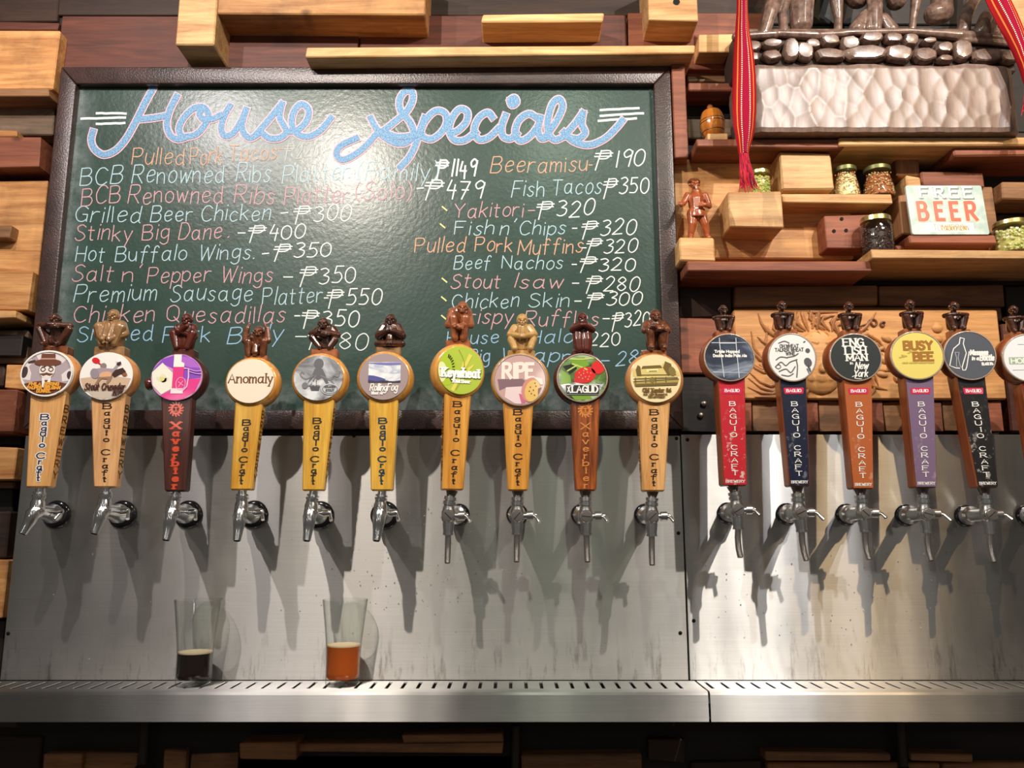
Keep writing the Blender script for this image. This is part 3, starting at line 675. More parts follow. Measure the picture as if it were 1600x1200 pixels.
LINES = [  # colour, cap height, stroke, words: (text, x0, x1, baseline y at x0, at x1)
(C_O, 25, 2.1, [('Pulled',206,288,257,257),('Pork',297,346,257,256),('Tacos',357,431,250,250),('-',434,441,244,244)]),
(C_F, 22, 2.4, [('$220',446,497,248,246)]),
(C_B, 27, 2.1, [('BCB',125,190,289,286),('Renowned',206,350,286,285),('Ribs',369,421,284,283),('Platter',441,545,287,281),('(Family)',558,682,282,281)]),
(C_W, 25, 3.6, [('$1149',683,742,275,276)]),
(C_P, 27, 2.1, [('BCB',127,187,321,318),('Renowned',200,348,318,317),('Ribs',366,428,318,318),('Platter',444,545,319,316),('(Solo)',555,641,314,312)]),
(C_W, 26, 2.8, [('-',649,659,308,307),('$479',666,752,309,311)]),
(C_B, 24, 2.1, [('Grilled',117,219,347,348),('Beer',235,300,347,346),('Chicken',314,421,345,344)]),
(C_W, 24, 2.3, [('-',437,448,345,344),('$300',462,545,347,345)]),
(C_P, 24, 2.1, [('Stinky',117,205,375,376),('Big',222,263,375,374),('Dane',279,345,374,372),('.',356,359,372,371)]),
(C_W, 22, 2.4, [('-',371,382,372,372),('$400',391,474,374,372)]),
(C_B, 23, 2.1, [('Hot',118,161,409,409),('Buffalo',180,290,408,407),('Wings.',310,397,406,405)]),
(C_W, 22, 2.5, [('-',407,417,407,406),('$350',430,515,404,402)]),
(C_P, 24, 2.1, [('Salt',112,174,441,440),("n'",191,217,440,440),('Pepper',230,328,441,440),('Wings',345,425,442,441)]),
(C_W, 25, 2.4, [('-',440,454,444,444),('$350',470,553,444,443)]),
(C_B, 25, 2.1, [('Premium',115,243,472,469),('Sausage',266,393,470,470),('Platter',410,503,475,473)]),
(C_W, 25, 2.5, [('-',506,512,476,476),('$550',514,594,477,475)]),
(C_P, 25, 2.2, [('Chicken',115,240,504,503),('Quesadillas',260,444,503,504)]),
(C_W, 25, 2.6, [('-',459,467,505,505),('$350',475,558,508,510)]),
(C_B2, 24, 2.3, [('Smoked',121,238,533,532),('Pork',254,327,535,534),('Belly',355,440,537,533)]),
(C_W, 26, 2.2, [('-',458,475,537,537),('$180',484,571,542,549)]),
(C_O, 24, 2.2, [('Beeramisu',766,916,270,268),('-',919,924,268,268)]),
(C_W, 25, 2.6, [('$190',931,1004,262,260)]),
(C_B, 24, 2.1, [('Fish',799,849,307,306),('Tacos',862,938,304,303)]),
(C_W, 25, 2.5, [('$350',944,1012,305,302)]),
(C_P, 22, 2.1, [('Yakitori',709,816,340,338),('-',824,834,337,337)]),
(C_W, 24, 2.5, [('$320',842,925,340,337)]),
(C_B, 21, 2.1, [('Fish',710,770,367,367),("n'",781,801,367,367),('Chips',811,882,366,366)]),
(C_W, 23, 2.4, [('-',893,900,366,366),('$320',911,991,370,366)]),
(C_O, 22, 2.4, [('Pulled',648,726,395,393),('Pork',742,799,394,393),('Muffins',809,909,397,395)]),
(C_W, 21, 2.3, [('-',908,915,395,395),('$320',918,993,396,394)]),
(C_B, 20, 2.1, [('Beef',709,765,422,420),('Nachos',784,878,420,420)]),
(C_W, 20, 2.4, [('-',893,900,421,421),('$320',908,990,423,423)]),
(C_P, 21, 2.3, [('Stout',704,780,451,450),('Isaw',800,878,450,450)]),
(C_W, 22, 2.3, [('-',893,903,452,452),('$280',917,996,455,455)]),
(C_B, 22, 2.1, [('Chicken',706,809,482,480),('Skin',826,888,480,480)]),
(C_W, 20, 2.4, [('-',896,906,480,480),('$300',920,1000,478,477)]),
(C_P, 22, 2.3, [('Crispy',708,800,507,506),('Ruffles',818,934,509,508)]),
(C_W, 23, 2.4, [('-',941,951,508,508),('$320',957,1014,513,508)]),
(C_B2, 20, 2.2, [('House',698,778,537,536),('Halo',825,893,537,535)]),
(C_W, 21, 2.3, [('220',920,967,541,541)]),
(C_B2, 21, 2.3, [('Big',732,764,568,567),('Wrapp',782,892,565,566),('-',938,950,572,572),('287',962,1012,572,568)]),
]
hr = random.Random(11)
for col, cap_, sw, words in LINES:
    for i, (t, x0, x1, y0, y1) in enumerate(words):
        mb = MB()
        put_text(mb, t, x0, x1, -y0, cap_, sw*.76, on_board(.0004 + .00002*(i % 3)), gap=1.3, slant=.15, jit=.2, rnd=hr, yb1=-y1, k=5)
        obj('lettering' if t != '-' else 'chalk_dash', mb, col, cb)
for x, y in ((695, 327), (692, 354), (695, 439), (694, 468), (694, 497)):
    mb = MB()
    ribbon(mb, [(x-4, -y+4), (x+2, -y-1), (x+3, -y-2)], 2.2, on_board(.0004))
    obj('chalk_tick', mb, C_Y, cb)
for L_ in ([(151,177),(197,177.5)], [(127,185.5),(196,184)], [(151,194),(195,192.5)], [(938,172),(998,169)], [(938,181),(1005,177)], [(935,189),(994,185)]):
    mb = MB(); (a, b), (c, d) = L_
    ribbon(mb, [(a + (c-a)*t/6, -(b + (d-b)*t/6) + hr.uniform(-.4, .4)) for t in range(7)], 3.6, on_board(.0004))
    obj('chalk_line', mb, C_W, cb)
TITLE = [
 ('H', [[(239,139),(226,163),(210,195),(196,219),(180,236),(162,242),(148,233),(143,219),(146,205)], [(277,150),(266,172),(261,195),(267,212),(279,218),(291,215)], [(215,187),(238,185),(262,181)]]),
 ('o', [[(291,214),(307,210),(320,196),(326,180),(318,168),(303,170),(288,184),(280,202),(286,216)], [(318,168),(312,178),(319,187),(333,186),(346,180)]]),
 ('u', [[(360,165),(350,183),(346,202),(352,213),(365,208),(377,190),(385,171)], [(385,171),(379,192),(381,208),(391,216),(403,210)]]),
 ('s', [[(400,211),(420,188),(441,162)], [(441,162),(437,182),(444,197),(448,207),(437,216),(420,216),(408,206)]]),
 ('e', [[(452,206),(466,203),(480,188),(482,171),(471,163),(460,174),(456,192),(463,208),(481,214),(501,204),(518,184)]]),
 ('S', [[(579,184),(587,199),(600,214),(619,224),(637,222),(646,208),(640,190),(627,175),(624,158),(632,144),(643,143),(645,156),(636,174),(618,190),(600,204)],
        [(588,210),(572,228),(553,243),(535,250),(526,241),(533,228),(558,216)], [(600,207),(620,214),(640,213),(660,209)]]),
 ('p', [[(664,183),(656,205),(648,230),(638,248),(625,262)], [(656,210),(664,190),(680,174),(695,177),(698,192),(689,208),(674,218),(660,214)]]),
 ('e', [[(703,209),(716,204),(729,190),(730,175),(718,171),(706,186),(702,204),(710,219),(727,219),(744,206)]]),
 ('c', [[(770,184),(762,176),(748,185),(741,203),(748,218),(764,215),(779,201)]]),
 ('i', [[(790,180),(784,198),(786,213),(798,217),(808,208)], [(797,157),(804,153),(807,160),(800,165),(797,157)]]),
 ('a', [[(838,184),(826,178),(811,188),(805,206),(812,220),(827,214),(840,198),(845,183)], [(845,183),(841,203),(846,217),(858,213)]]),
 ('l', [[(853,212),(868,192),(879,168),(874,155),(863,163),(856,188),(857,208),(867,219),(882,213)]]),
 ('s', [[(882,212),(898,194),(911,176)], [(911,176),(909,194),(914,208),(903,217),(886,214)], [(880,206),(896,221),(920,227),(945,217),(964,199),(973,188)]]),
]
for ti, (ch, strokes) in enumerate(TITLE):
    lo = MB(); hi = MB()
    for si, s in enumerate(strokes):
        dd = .00012*si + .00006*(ti % 2)
        c = crom([tuple(p) for p in s], 6)
        wv = 13 if len(strokes[0]) > 4 else 13
        ribbon(lo, [(a, -b) for a, b in c], 13.2, on_board(.0003 + dd), ends=True, ramp=.0004)
        ribbon(hi, [(a, -b) for a, b in c], 9.4, on_board(.0011 + dd), ends=True, ramp=.0004)
    o = obj('title_letter', lo, C_PP, cb); o['label'] = 'rose chalk outline of a title letter'
    o2 = obj('chalk_fill', hi, C_BB, o); o2['label'] = 'blue chalk fill'
# ---------------------------------------------------------------- small carved figures
def remeshed(name, mb, mat, parent, voxel=.0006, smooth=2):
    """fuse overlapping closed limbs into ONE continuous carved surface"""
    vs = mb.v
    lo = Vector([min(v[i] for v in vs) for i in range(3)]); hi = Vector([max(v[i] for v in vs) for i in range(3)]); c = (lo+hi)/2
    me = bpy.data.meshes.new('tmp'); me.from_pydata([v - c for v in vs], [], mb.f)
    bm = bmesh.new(); bm.from_mesh(me); bmesh.ops.recalc_face_normals(bm, faces=bm.faces); bm.to_mesh(me); bm.free()
    t = bpy.data.objects.new('tmp', me); COL.objects.link(t)
    m = t.modifiers.new('r', 'REMESH'); m.mode = 'VOXEL'; m.voxel_size = voxel; m.use_smooth_shade = True
    s = t.modifiers.new('s', 'SMOOTH'); s.iterations = smooth; s.factor = .5
    dg = bpy.context.evaluated_depsgraph_get(); dg.update()
    nm = bpy.data.meshes.new_from_object(t.evaluated_get(dg)); nm.name = name
    bpy.data.objects.remove(t); bpy.data.meshes.remove(me)
    nm.materials.clear(); nm.materials.append(mat)
    for p in nm.polygons: p.use_smooth = True
    o = bpy.data.objects.new(name, nm); COL.objects.link(o); o['_w'] = list(c)
    if parent is not None: o.parent = parent; o.location = c - Vector(parent['_w'])
    else: o.location = c
    return o
def carved_mat(name, c1, c2, rough=.28):
    if name in MC: return MC[name]
    m, nt, b = newmat(name); L = nt.links.new
    tc = N(nt, 'ShaderNodeTexCoord'); n = N(nt, 'ShaderNodeTexNoise', Scale=90.0, Detail=4.0, Roughness=.6); L(tc.outputs['Object'], n.inputs['Vector'])
    g = N(nt, 'ShaderNodeNewGeometry')
    rp = N(nt, 'ShaderNodeValToRGB'); L(n.outputs['Fac'], rp.inputs[0])
    rp.color_ramp.elements[0].position = .35; rp.color_ramp.elements[0].color = c1; rp.color_ramp.elements[1].position = .68; rp.color_ramp.elements[1].color = c2
    L(rp.outputs[0], b.inputs['Base Color']); b.inputs['Roughness'].default_value = rough; b.inputs['Coat Weight'].default_value = .7; b.inputs['Coat Roughness'].default_value = .1
    bp = N(nt, 'ShaderNodeBump', Strength=.3, Distance=.0006); L(n.outputs['Fac'], bp.inputs['Height']); L(bp.outputs[0], b.inputs['Normal'])
    MC[name] = m; return m
FIG = {
 'dark':   carved_mat('lacquered_dark', srgb(44, 22, 14), srgb(92, 50, 32)),
 'brown':  carved_mat('lacquered_brown', srgb(72, 38, 22), srgb(130, 74, 44)),
 'red':    carved_mat('lacquered_red_brown', srgb(92, 34, 22), srgb(70, 28, 18)),
 'tan':    carved_mat('lacquered_tan', srgb(128, 92, 58), srgb(160, 122, 80)),
 'gold':   carved_mat('lacquered_gold', srgb(168, 126, 72), srgb(204, 166, 104)),
 'orange': carved_mat('lacquered_orange', srgb(132, 72, 40), srgb(168, 98, 58)),
 'figred': carved_mat('polished_figurine', srgb(140, 66, 34), srgb(186, 98, 54)),
}
def mir(f):
    for s in (-1, 1): f(s)
def head(m, P, c, r, turn=0, beard=False):
    """c: centre, r: radius; P maps local to world"""
    cx, cy, cz = c; r *= LK[0]
    def e(x, y, z, rx, ry, rz): m.ell(P(cx + x*r, cy + y*r, cz + z*r), (rx*r*P.s, ry*r*P.s, rz*r*P.s), None, 12, 8)
    def k(a, b, r0, r1): m.cap(P(cx + a[0]*r, cy + a[1]*r, cz + a[2]*r), P(cx + b[0]*r, cy + b[1]*r, cz + b[2]*r), r0*r*P.s, r1*r*P.s, 8)
    e(0, .05, .12, .86, .95, .92); e(0, -.22, -.42, .60, .62, .60)
    k((-.5, -.80, .16), (.5, -.80, .16), .16, .16)                        # brow
    k((0, -.85, .12), (0, -1.18, -.28), .11, .20)                         # nose
    k((-.26, -.82, -.58), (.26, -.82, -.58), .10, .10); k((-.22, -.80, -.76), (.22, -.80, -.76), .11, .11)   # lips
    for s in (-1, 1):
        e(s*.36, -.80, -.06, .17, .12, .09); e(s*.92, .05, -.02, .14, .22, .34); e(s*.48, -.58, -.30, .24, .22, .2)
    k((0, .1, -.6), (0, .2, -1.25), .46, .5)
    if beard: k((0, -.62, -.8), (0, -.7, -1.5), .5, .22); k((-.5, -.3, -.5), (0, -.6, -1.1), .26, .3); k((.5, -.3, -.5), (0, -.6, -1.1), .26, .3)
class Pmap:
    def __init__(s, o, sc, w=1.0, yaw=0):
        s.o = Vector(o); s.s = sc; s.w = w; s.c = math.cos(yaw); s.n = math.sin(yaw)
    def __call__(s, x, y, z):
        x *= s.w; x, y = x*s.c - y*s.n, x*s.n + y*s.c
        return s.o + Vector((x, y, z)) * s.s
LK = [1.13]
def limb(m, P, pts, rad):
    for i in range(len(pts)-1): m.cap(P(*pts[i]), P(*pts[i+1]), rad[i]*P.s*LK[0], rad[i+1]*P.s*LK[0], 9)
def hand(m, P, c, d, s=1, r=.045):
    """mitt with four short fingers and a thumb"""
    x, y, z = c; dx, dy, dz = d
    m.ell(P(x, y, z), (r*P.s*1.05, r*P.s*.8, r*P.s), None, 8, 6)
    for i in range(4):
        o = (i-1.5)*r*.55
        a = (x + dx*r*.5 - dz*o, y - r*.2, z + dz*r*.5 + dx*o); b = (a[0] + dx*r*(1.5+.2*(i in (1, 2))), a[1] - r*.05, a[2] + dz*r*(1.5+.2*(i in (1, 2))))
        m.cap(P(*a), P(*b), r*.27*P.s, r*.22*P.s, 6)
    m.cap(P(x, y - r*.3, z + r*.5), P(x + dx*r*.9, y - r*.5, z + r*1.1), r*.28*P.s, r*.22*P.s, 6)
def figure(kind, m, P):
    Lb = lambda pts, rad: limb(m, P, pts, rad)
    if kind == 'squat_folded':         # knees wide, forearms folded level under the chin
        head(m, P, (.0, -.12, .83), .155)
        Lb([(0, .12, .22), (0, .10, .45), (0, .02, .64)], [.2, .2, .19])
        for s in (-1, 1):
            Lb([(s*.12, .08, .18), (s*.42, -.12, .52), (s*.17, -.2, .07), (s*.2, -.32, .04)], [.14, .10, .07, .055])
            Lb([(s*.2, .0, .66), (s*.44, -.10, .64), (-s*.1, -.3, .60 + .03*s)], [.10, .085, .06]); hand(m, P, (-s*.12, -.3, .60 + .03*s), (-s, 0, 0))
    elif kind == 'upright_broad':      # shoulders wide, hands down between the knees
        head(m, P, (.02, -.05, .83), .155)
        Lb([(0, .05, .1), (0, .06, .35), (0, .04, .56)], [.26, .27, .22])
        for s in (-1, 1):
            Lb([(s*.14, .0, .15), (s*.3, -.16, .5), (s*.18, -.2, .08)], [.16, .13, .09])
            Lb([(s*.24, .02, .6), (s*.40, -.06, .36), (s*.10, -.32, .16)], [.12, .10, .07]); hand(m, P, (s*.08, -.33, .13), (-s*.5, 0, -.8))
            Lb([(s*.10, -.14, .56), (s*.07, -.28, .24)], [.08, .07])
    elif kind == 'crossed_chest':
        head(m, P, (.06, -.08, .84), .15)
        Lb([(0, .06, .12), (0, .06, .4), (0, .04, .62)], [.2, .2, .18])
        for s in (-1, 1):
            Lb([(s*.1, .04, .14), (s*.28, -.14, .44), (s*.16, -.2, .05)], [.14, .11, .07])
        Lb([(-.22, .02, .64), (-.30, -.12, .36), (.16, -.30, .60)], [.1, .085, .06]); hand(m, P, (.18, -.3, .62), (.7, 0, .7))
        Lb([(.22, .02, .64), (.32, -.10, .36), (-.14, -.24, .50)], [.1, .085, .06]); hand(m, P, (-.16, -.26, .52), (-.7, 0, .7))
    elif kind == 'hands_on_head':
        head(m, P, (.05, -.14, .74), .15)
        Lb([(0, .08, .12), (0, .1, .4), (0, .02, .6)], [.2, .21, .2])
        for s in (-1, 1):
            Lb([(s*.12, .04, .12), (s*.24, -.2, .42), (s*.2, -.18, .05)], [.13, .10, .08])
            Lb([(s*.22, .04, .62), (s*.33, -.16, .46), (s*.28, -.16, .84)], [.11, .085, .075]); hand(m, P, (s*.25, -.18, .88), (-s*.4, 0, .8), 1, .055)
        Lb([(0, -.22, .3), (0, -.24, .08)], [.07, .09])
    elif kind == 'arm_across':
        head(m, P, (-.03, -.14, .80), .165)
        Lb([(.05, .1, .14), (.06, .12, .42), (.02, .04, .66)], [.2, .23, .21])
        Lb([(-.12, .05, .16), (-.36, -.16, .36), (-.12, -.2, .07)], [.13, .10, .07]); Lb([(.12, .05, .16), (.34, -.12, .30), (.2, -.2, .06)], [.14, .11, .08])
        Lb([(.24, .04, .66), (.42, -.08, .46), (-.1, -.32, .52)], [.12, .09, .06]); hand(m, P, (-.14, -.32, .52), (-1, 0, 0))
        Lb([(-.22, .02, .66), (-.40, -.14, .50), (.1, -.34, .42)], [.11, .085, .06]); hand(m, P, (.13, -.34, .42), (1, 0, .1))
    elif kind == 'lotus':
        head(m, P, (.0, -.06, .82), .165)
        Lb([(0, .06, .14), (0, .06, .38), (0, .03, .6)], [.2, .21, .2])
        for s in (-1, 1):
            Lb([(s*.12, .04, .13), (s*.40, -.12, .10), (-s*.05, -.28, .07)], [.13, .10, .065])
            Lb([(s*.22, .02, .62), (s*.38, -.04, .36), (s*.08, -.28, .44)], [.13, .12, .07]); hand(m, P, (s*.05, -.31, .47), (-s*.2, 0, 1), 1, .055)
        Lb([(0, -.2, .3), (0, -.2, .2)], [.09, .1])
    elif kind == 'hugging':            # tall, hunched, arms wrapped round the shins
        head(m, P, (.10, -.20, .82), .145)
        Lb([(0, .1, .12), (0, .16, .45), (0, .06, .74)], [.17, .2, .2])
        for s in (-1, 1):
            Lb([(s*.10, .06, .12), (s*.18, -.2, .55), (s*.12, -.18, .05)], [.12, .10, .08])
            Lb([(s*.22, .06, .78), (s*.33, -.10, .40), (-s*.02, -.36, .30 + .02*s)], [.11, .085, .055]); hand(m, P, (-s*.05, -.37, .30 + .02*s), (-s, 0, 0))
    elif kind == 'praying':
        head(m, P, (.0, -.04, .83), .16)
        Lb([(0, .06, .12), (0, .06, .38), (0, .03, .6)], [.17, .18, .18])
        for s in (-1, 1):
            Lb([(s*.2, .0, .13), (s*.36, -.1, .30), (s*.26, -.24, .04)], [.14, .10, .08])
            Lb([(s*.24, .02, .62), (s*.40, -.08, .44), (s*.03, -.30, .34)], [.12, .09, .055]); m.cap(P(s*.03, -.3, .36), P(s*.025, -.3, .6), .045*P.s, .03*P.s, 8)
    elif kind == 'bearded_robe':
        head(m, P, (.0, -.1, .86), .13, beard=True)
        Lb([(0, .04, .12), (0, .05, .4), (0, .02, .64)], [.22, .22, .2])
        for s in (-1, 1):
            Lb([(s*.13, -.04, .5), (s*.15, -.12, .28), (s*.13, -.16, .05)], [.15, .13, .11])
            Lb([(s*.22, .02, .66), (s*.34, -.12, .56), (s*.04, -.30, .64)], [.1, .08, .06]); hand(m, P, (s*.02, -.3, .66), (-s*.4, 0, .6), 1, .04)
    elif kind == 'crossed_knees':
        head(m, P, (.0, -.06, .85), .135)
        Lb([(0, .08, .14), (0, .1, .42), (0, .04, .62)], [.16, .17, .18])
        for s in (-1, 1):
            Lb([(s*.11, .06, .14), (s*.19, -.2, .44), (s*.17, -.18, .06), (s*.17, -.30, .04)], [.12, .10, .075, .06])
            Lb([(s*.22, .04, .66), (s*.32, -.12, .48), (-s*.12, -.32, .50 + .03*s)], [.10, .075, .055]); hand(m, P, (-s*.16, -.32, .50 + .03*s), (-s, 0, 0))
    elif kind == 'small_crouched':     # plain head on a thin neck, arms level over tapering shins
        head(m, P, (.0, -.04, .83), .15)
        m.cap(P(0, .02, .66), P(0, .05, .5), .09*P.s, .12*P.s)
        Lb([(0, .1, .14), (0, .1, .4)], [.16, .17])
        for s in (-1, 1):
            Lb([(s*.14, .04, .5), (s*.34, -.06, .50), (s*.30, -.22, .50), (-s*.05, -.3, .51)], [.09, .075, .065, .055])
            Lb([(s*.12, .06, .16), (s*.24, -.16, .42), (s*.15, -.16, .05), (s*.15, -.26, .03)], [.12, .12, .09, .065])
    return m

# ---------------------------------------------------------------- tap materials
H_honey  = wood('handle_honey', srgb(206, 146, 82), srgb(232, 180, 118), 'Z', .3, 1.4, .5, knots=False, var=.04)
H_pale   = wood('handle_pale', srgb(196, 140, 88), srgb(222, 172, 120), 'Z', .35, 1.4, .4, knots=False, var=.04)
H_yellow = wood('handle_yellow', srgb(206, 144, 44), srgb(236, 190, 84), 'Z', .2, 1.1, .8, knots=False, var=.04)
H_amber  = wood('handle_amber', srgb(196, 124, 40), srgb(230, 168, 76), 'Z', .25, 1.3, .7, knots=False, var=.04)
H_burnt  = wood('handle_burnt', srgb(34, 16, 12), srgb(84, 36, 24), 'Z', .42, 1.6, .15, knots=False, var=.04)
H_rosew  = wood('handle_charred_stripe', srgb(70, 26, 12), srgb(186, 100, 44), 'Z', .28, 2.2, .6, knots=False, var=.04)
H_mahog  = wood('handle_mahogany', srgb(120, 60, 30), srgb(160, 84, 44), 'Z', .35, 1.2, .4, knots=False, var=.06)
H_ring   = wood('badge_ring_wood', srgb(176, 112, 60), srgb(214, 150, 90), 'Z', .3, 1.0, .6, knots=False, var=.05)
H_ringY  = wood('badge_ring_amber', srgb(190, 120, 44), srgb(226, 166, 82), 'Z', .25, 1.0, .7, knots=False, var=.05)
CHR  = plain('chrome', (.80, .81, .82, 1), .19, 1)
CHRS = plain('satin_chrome', (.66, .66, .65, 1), .27, 1)
BLK  = plain('black_plastic', (.012, .012, .016, 1), .14, 0, .6)
def skin(name, col, wear=.0, wearcol=(.6, .5, .45, 1), sc=70):
    m, nt, b = newmat(name); L = nt.links.new
    tc = N(nt, 'ShaderNodeTexCoord'); n = N(nt, 'ShaderNodeTexNoise', Scale=sc, Detail=6.0, Roughness=.75); L(tc.outputs['Object'], n.inputs['Vector'])
    r = N(nt, 'ShaderNodeMapRange'); L(n.outputs['Fac'], r.inputs[0]); r.inputs[1].default_value = .56; r.inputs[2].default_value = .62; r.inputs[4].default_value = wear
    sp = N(nt, 'ShaderNodeSeparateXYZ'); L(tc.outputs['Object'], sp.inputs[0])
    z = N(nt, 'ShaderNodeMapRange'); L(sp.outputs[2], z.inputs[0]); z.inputs[1].default_value = .03; z.inputs[2].default_value = -.03; z.inputs[3].default_value = .1
    mu = N(nt, 'ShaderNodeMath', operation='MULTIPLY'); L(r.outputs[0], mu.inputs[0]); L(z.outputs[0], mu.inputs[1])
    mx = N(nt, 'ShaderNodeMix', data_type='RGBA'); L(mu.outputs[0], mx.inputs[0]); mx.inputs[6].default_value = col; mx.inputs[7].default_value = wearcol
    L(mx.outputs[2], b.inputs['Base Color']); b.inputs['Roughness'].default_value = .45; b.inputs['Specular IOR Level'].default_value = .35
    return m

class Frame:
    """flat local frame: o origin, r right, u up, n outward"""
    def __init__(s, o, r, u):
        s.o = Vector(o); s.r = Vector(r).normalized(); s.u = Vector(u).normalized(); s.n = s.r.cross(s.u).normalized()
        if s.n.y > 0: s.n = -s.n
    def __call__(s, x, y, d=0): return s.o + s.r*x + s.u*y + s.n*d

def ink(col, rough=.4): return plain('ink_%d_%d_%d' % tuple(int(c*999) for c in col[:3]), col, rough, 0, .3)
class Art:
    """flat print on a round badge, in units of its radii, one mesh per colour"""
    def __init__(s, fr, rx, rz, parent, name='badge_print'):
        s.fr, s.rx, s.rz, s.p, s.d, s.name = fr, rx, rz, parent, .00025, name
    def f(s, x, y):
        r = math.hypot(x, y)
        if r > .985: x, y = x/r*.985, y/r*.985
        return s.fr(x*s.rx, y*s.rz, s.d)
    def flush(s, mb, col, label=None, mat=None):
        o = obj(s.name, mb, mat or ink(col), s.p)
        if label: o['label'] = label
        s.d += .00012; return o
    def poly(s, polys, col, mat=None, label=None):
        mb = MB()
        for p in polys:
            # subdivide edges so clipping to the rim stays round
            q = []
            for i in range(len(p)):
                a, b = p[i], p[(i+1) % len(p)]
                n = max(1, int(math.hypot(a[0]-b[0], a[1]-b[1]) / .18))
                q += [(a[0]+(b[0]-a[0])*k/n, a[1]+(b[1]-a[1])*k/n) for k in range(n)]
            mb.add([s.f(*t) for t in q], [tuple(range(len(q)))])
        return s.flush(mb, col, label, mat)
    def ells(s, es, col, mat=None, label=None):
        return s.poly([[(cx + rx*math.cos(t)*math.cos(a) - rz*math.sin(t)*math.sin(a), cy + rx*math.cos(t)*math.sin(a) + rz*math.sin(t)*math.cos(a))
                        for t in [2*PI*k/20 for k in range(20)]] for cx, cy, rx, rz, a in es], col, mat, label)
    def lines(s, ls, wd, col, smooth=False, label=None):
        mb = MB()
        for l in ls: ribbon(mb, crom(l, 5) if smooth else l, wd, s.f)
        return s.flush(mb, col, label)
    def text(s, rows, col, label=None):
        mb = MB()
        for t, x0, x1, yb, h, wd, serif, con, slant in rows:
            put_text(mb, t, x0, x1, yb, h, wd, s.f, serif=serif, contrast=con, slant=slant)
        return s.flush(mb, col, label)
WHT = srgb(238, 236, 230); 
def misty(name, c1, c2, c3, sc=2.2, seed=0.0):
    """printed cloudy picture: flat procedural print"""
    m, nt, b = newmat(name); L = nt.links.new
    tc = N(nt, 'ShaderNodeTexCoord'); mp = N(nt, 'ShaderNodeMapping'); L(tc.outputs['Object'], mp.inputs[0]); mp.inputs['Location'].default_value = (seed, 0, seed)
    mp.inputs['Scale'].default_value = (30*sc, 30*sc, 55*sc)
    n = N(nt, 'ShaderNodeTexNoise', Scale=.6, Detail=5.0, Roughness=.55, Distortion=.9); L(mp.outputs[0], n.inputs['Vector'])
    rp = N(nt, 'ShaderNodeValToRGB'); L(n.outputs['Fac'], rp.inputs[0]); e = rp.color_ramp.elements
    e[0].position = .36; e[0].color = c1; e[1].position = .64; e[1].color = c3; k = e.new(.5); k.color = c2
    L(rp.outputs[0], b.inputs['Base Color']); b.inputs['Roughness'].default_value = .3; b.inputs['Coat Weight'].default_value = .6; b.inputs['Coat Roughness'].default_value = .05
    return m
def badge_base(col, coat=.7): return plain('badge_%d_%d_%d' % tuple(int(c*999) for c in col[:3]), col, .32, 0, coat)

# px data per tap: badge centre x,y, radii; handle top centre x,y ; bottom centre x,y ; widths ; side ; flange ; body ; faucet type ...
T = []
def tap(**k): T.append(k)
tap(n=1, b=(75.5,584,41,37), rs=(8,0), ht=(74,618,57), hb=(58.5,762,38), fl=(89,804,22), by=(58,798), tip=(35,834), ft='A', hw=H_honey, ring=H_ring, fig=('squat_folded','dark',86,491,541,52), base=(66,105,540,550), bm='brown', txt='burn_white')
tap(n=2, b=(167,588,41.5,38), rs=(8,0), ht=(168.5,618,56), hb=(163,762,35), fl=(192,804,22), by=(162,797), tip=(147,834), ft='A', hw=H_pale, ring=H_ring, fig=('upright_broad','tan',174,483,541,48), base=(146,194,541,551), bm='tan', txt='serif_black')
tap(n=3, b=(277,590,40,37), rs=(3,0), ht=(275.5,622,50), hb=(273.5,768,34), fl=(295,804,22), by=(270,799), tip=(259,844), ft='A', hw=H_burnt, ring=H_burnt, fig=('crossed_chest','red',288,490,545,40), base=(269,303,545,555), bm='red', txt='orange_burn')
tap(n=4, b=(392,596,37,35), rs=(5,1), ht=(388.5,628,44), hb=(376,766,34), fl=(397,804,22), by=(377,800), tip=(370,845), ft='A', hw=H_yellow, ring=H_ringY, fig=('hands_on_head','brown',402,506,556,42), base=(381,417,555,563), bm='orange', txt='burn_dark')
tap(n=5, b=(498,591,38.5,36), rs=(4,1), ht=(498,624,49), hb=(488.5,767,34), fl=(500,805,22), by=(486,801), tip=(479,845), ft='A', hw=H_yellow, ring=H_ringY, fig=('arm_across','dark',507,497,546,44), base=(485,527,545,556), bm='orange', txt='burn_dark')
tap(n=6, b=(600,589,38.5,37), rs=(4,1), ht=(599,624,47), hb=(596,767,34), fl=(601,805,22), by=(594,801), tip=(588,845), ft='A', hw=H_yellow, ring=H_ringY, fig=('lotus','dark',610,491,542,41), base=(587,626,541,552), bm='tan', txt='burn_teal')
tap(n=7, b=(719.5,579,36,38.5), rs=(-13,1), ht=(716,614,43), hb=(708,766,34), fl=(717,804,17), by=(701,806), tip=(699,880), ft='B', hw=H_amber, ring=H_ringY, fig=('hugging','orange',718,473,532,42), base=(696,735,531,543), bm='orange', txt='serif_black', yaw=14, sd=-1)
tap(n=8, b=(812.5,594,40,39.5), rs=(2,0), ht=(809.5,628,49), hb=(809,767,32), fl=(808,804,17), by=(808,806), tip=(807,878), ft='B', hw=H_amber, ring=H_ringY, fig=('praying','gold',816,492,549,44), base=(793,836,547,557), bm='gold', txt='serif_black', sd=-1)
tap(n=9, b=(909.5,591,38,37), rs=(-1,0), ht=(914.5,624,47), hb=(915.5,767,33), fl=(909,804,17), by=(915,807), tip=(918,878), ft='B', hw=H_rosew, ring=H_burnt, fig=('bearded_robe','red',910,490,549,34), base=(893,927,548,556), bm='red', txt='faint_burn', sd=-1)
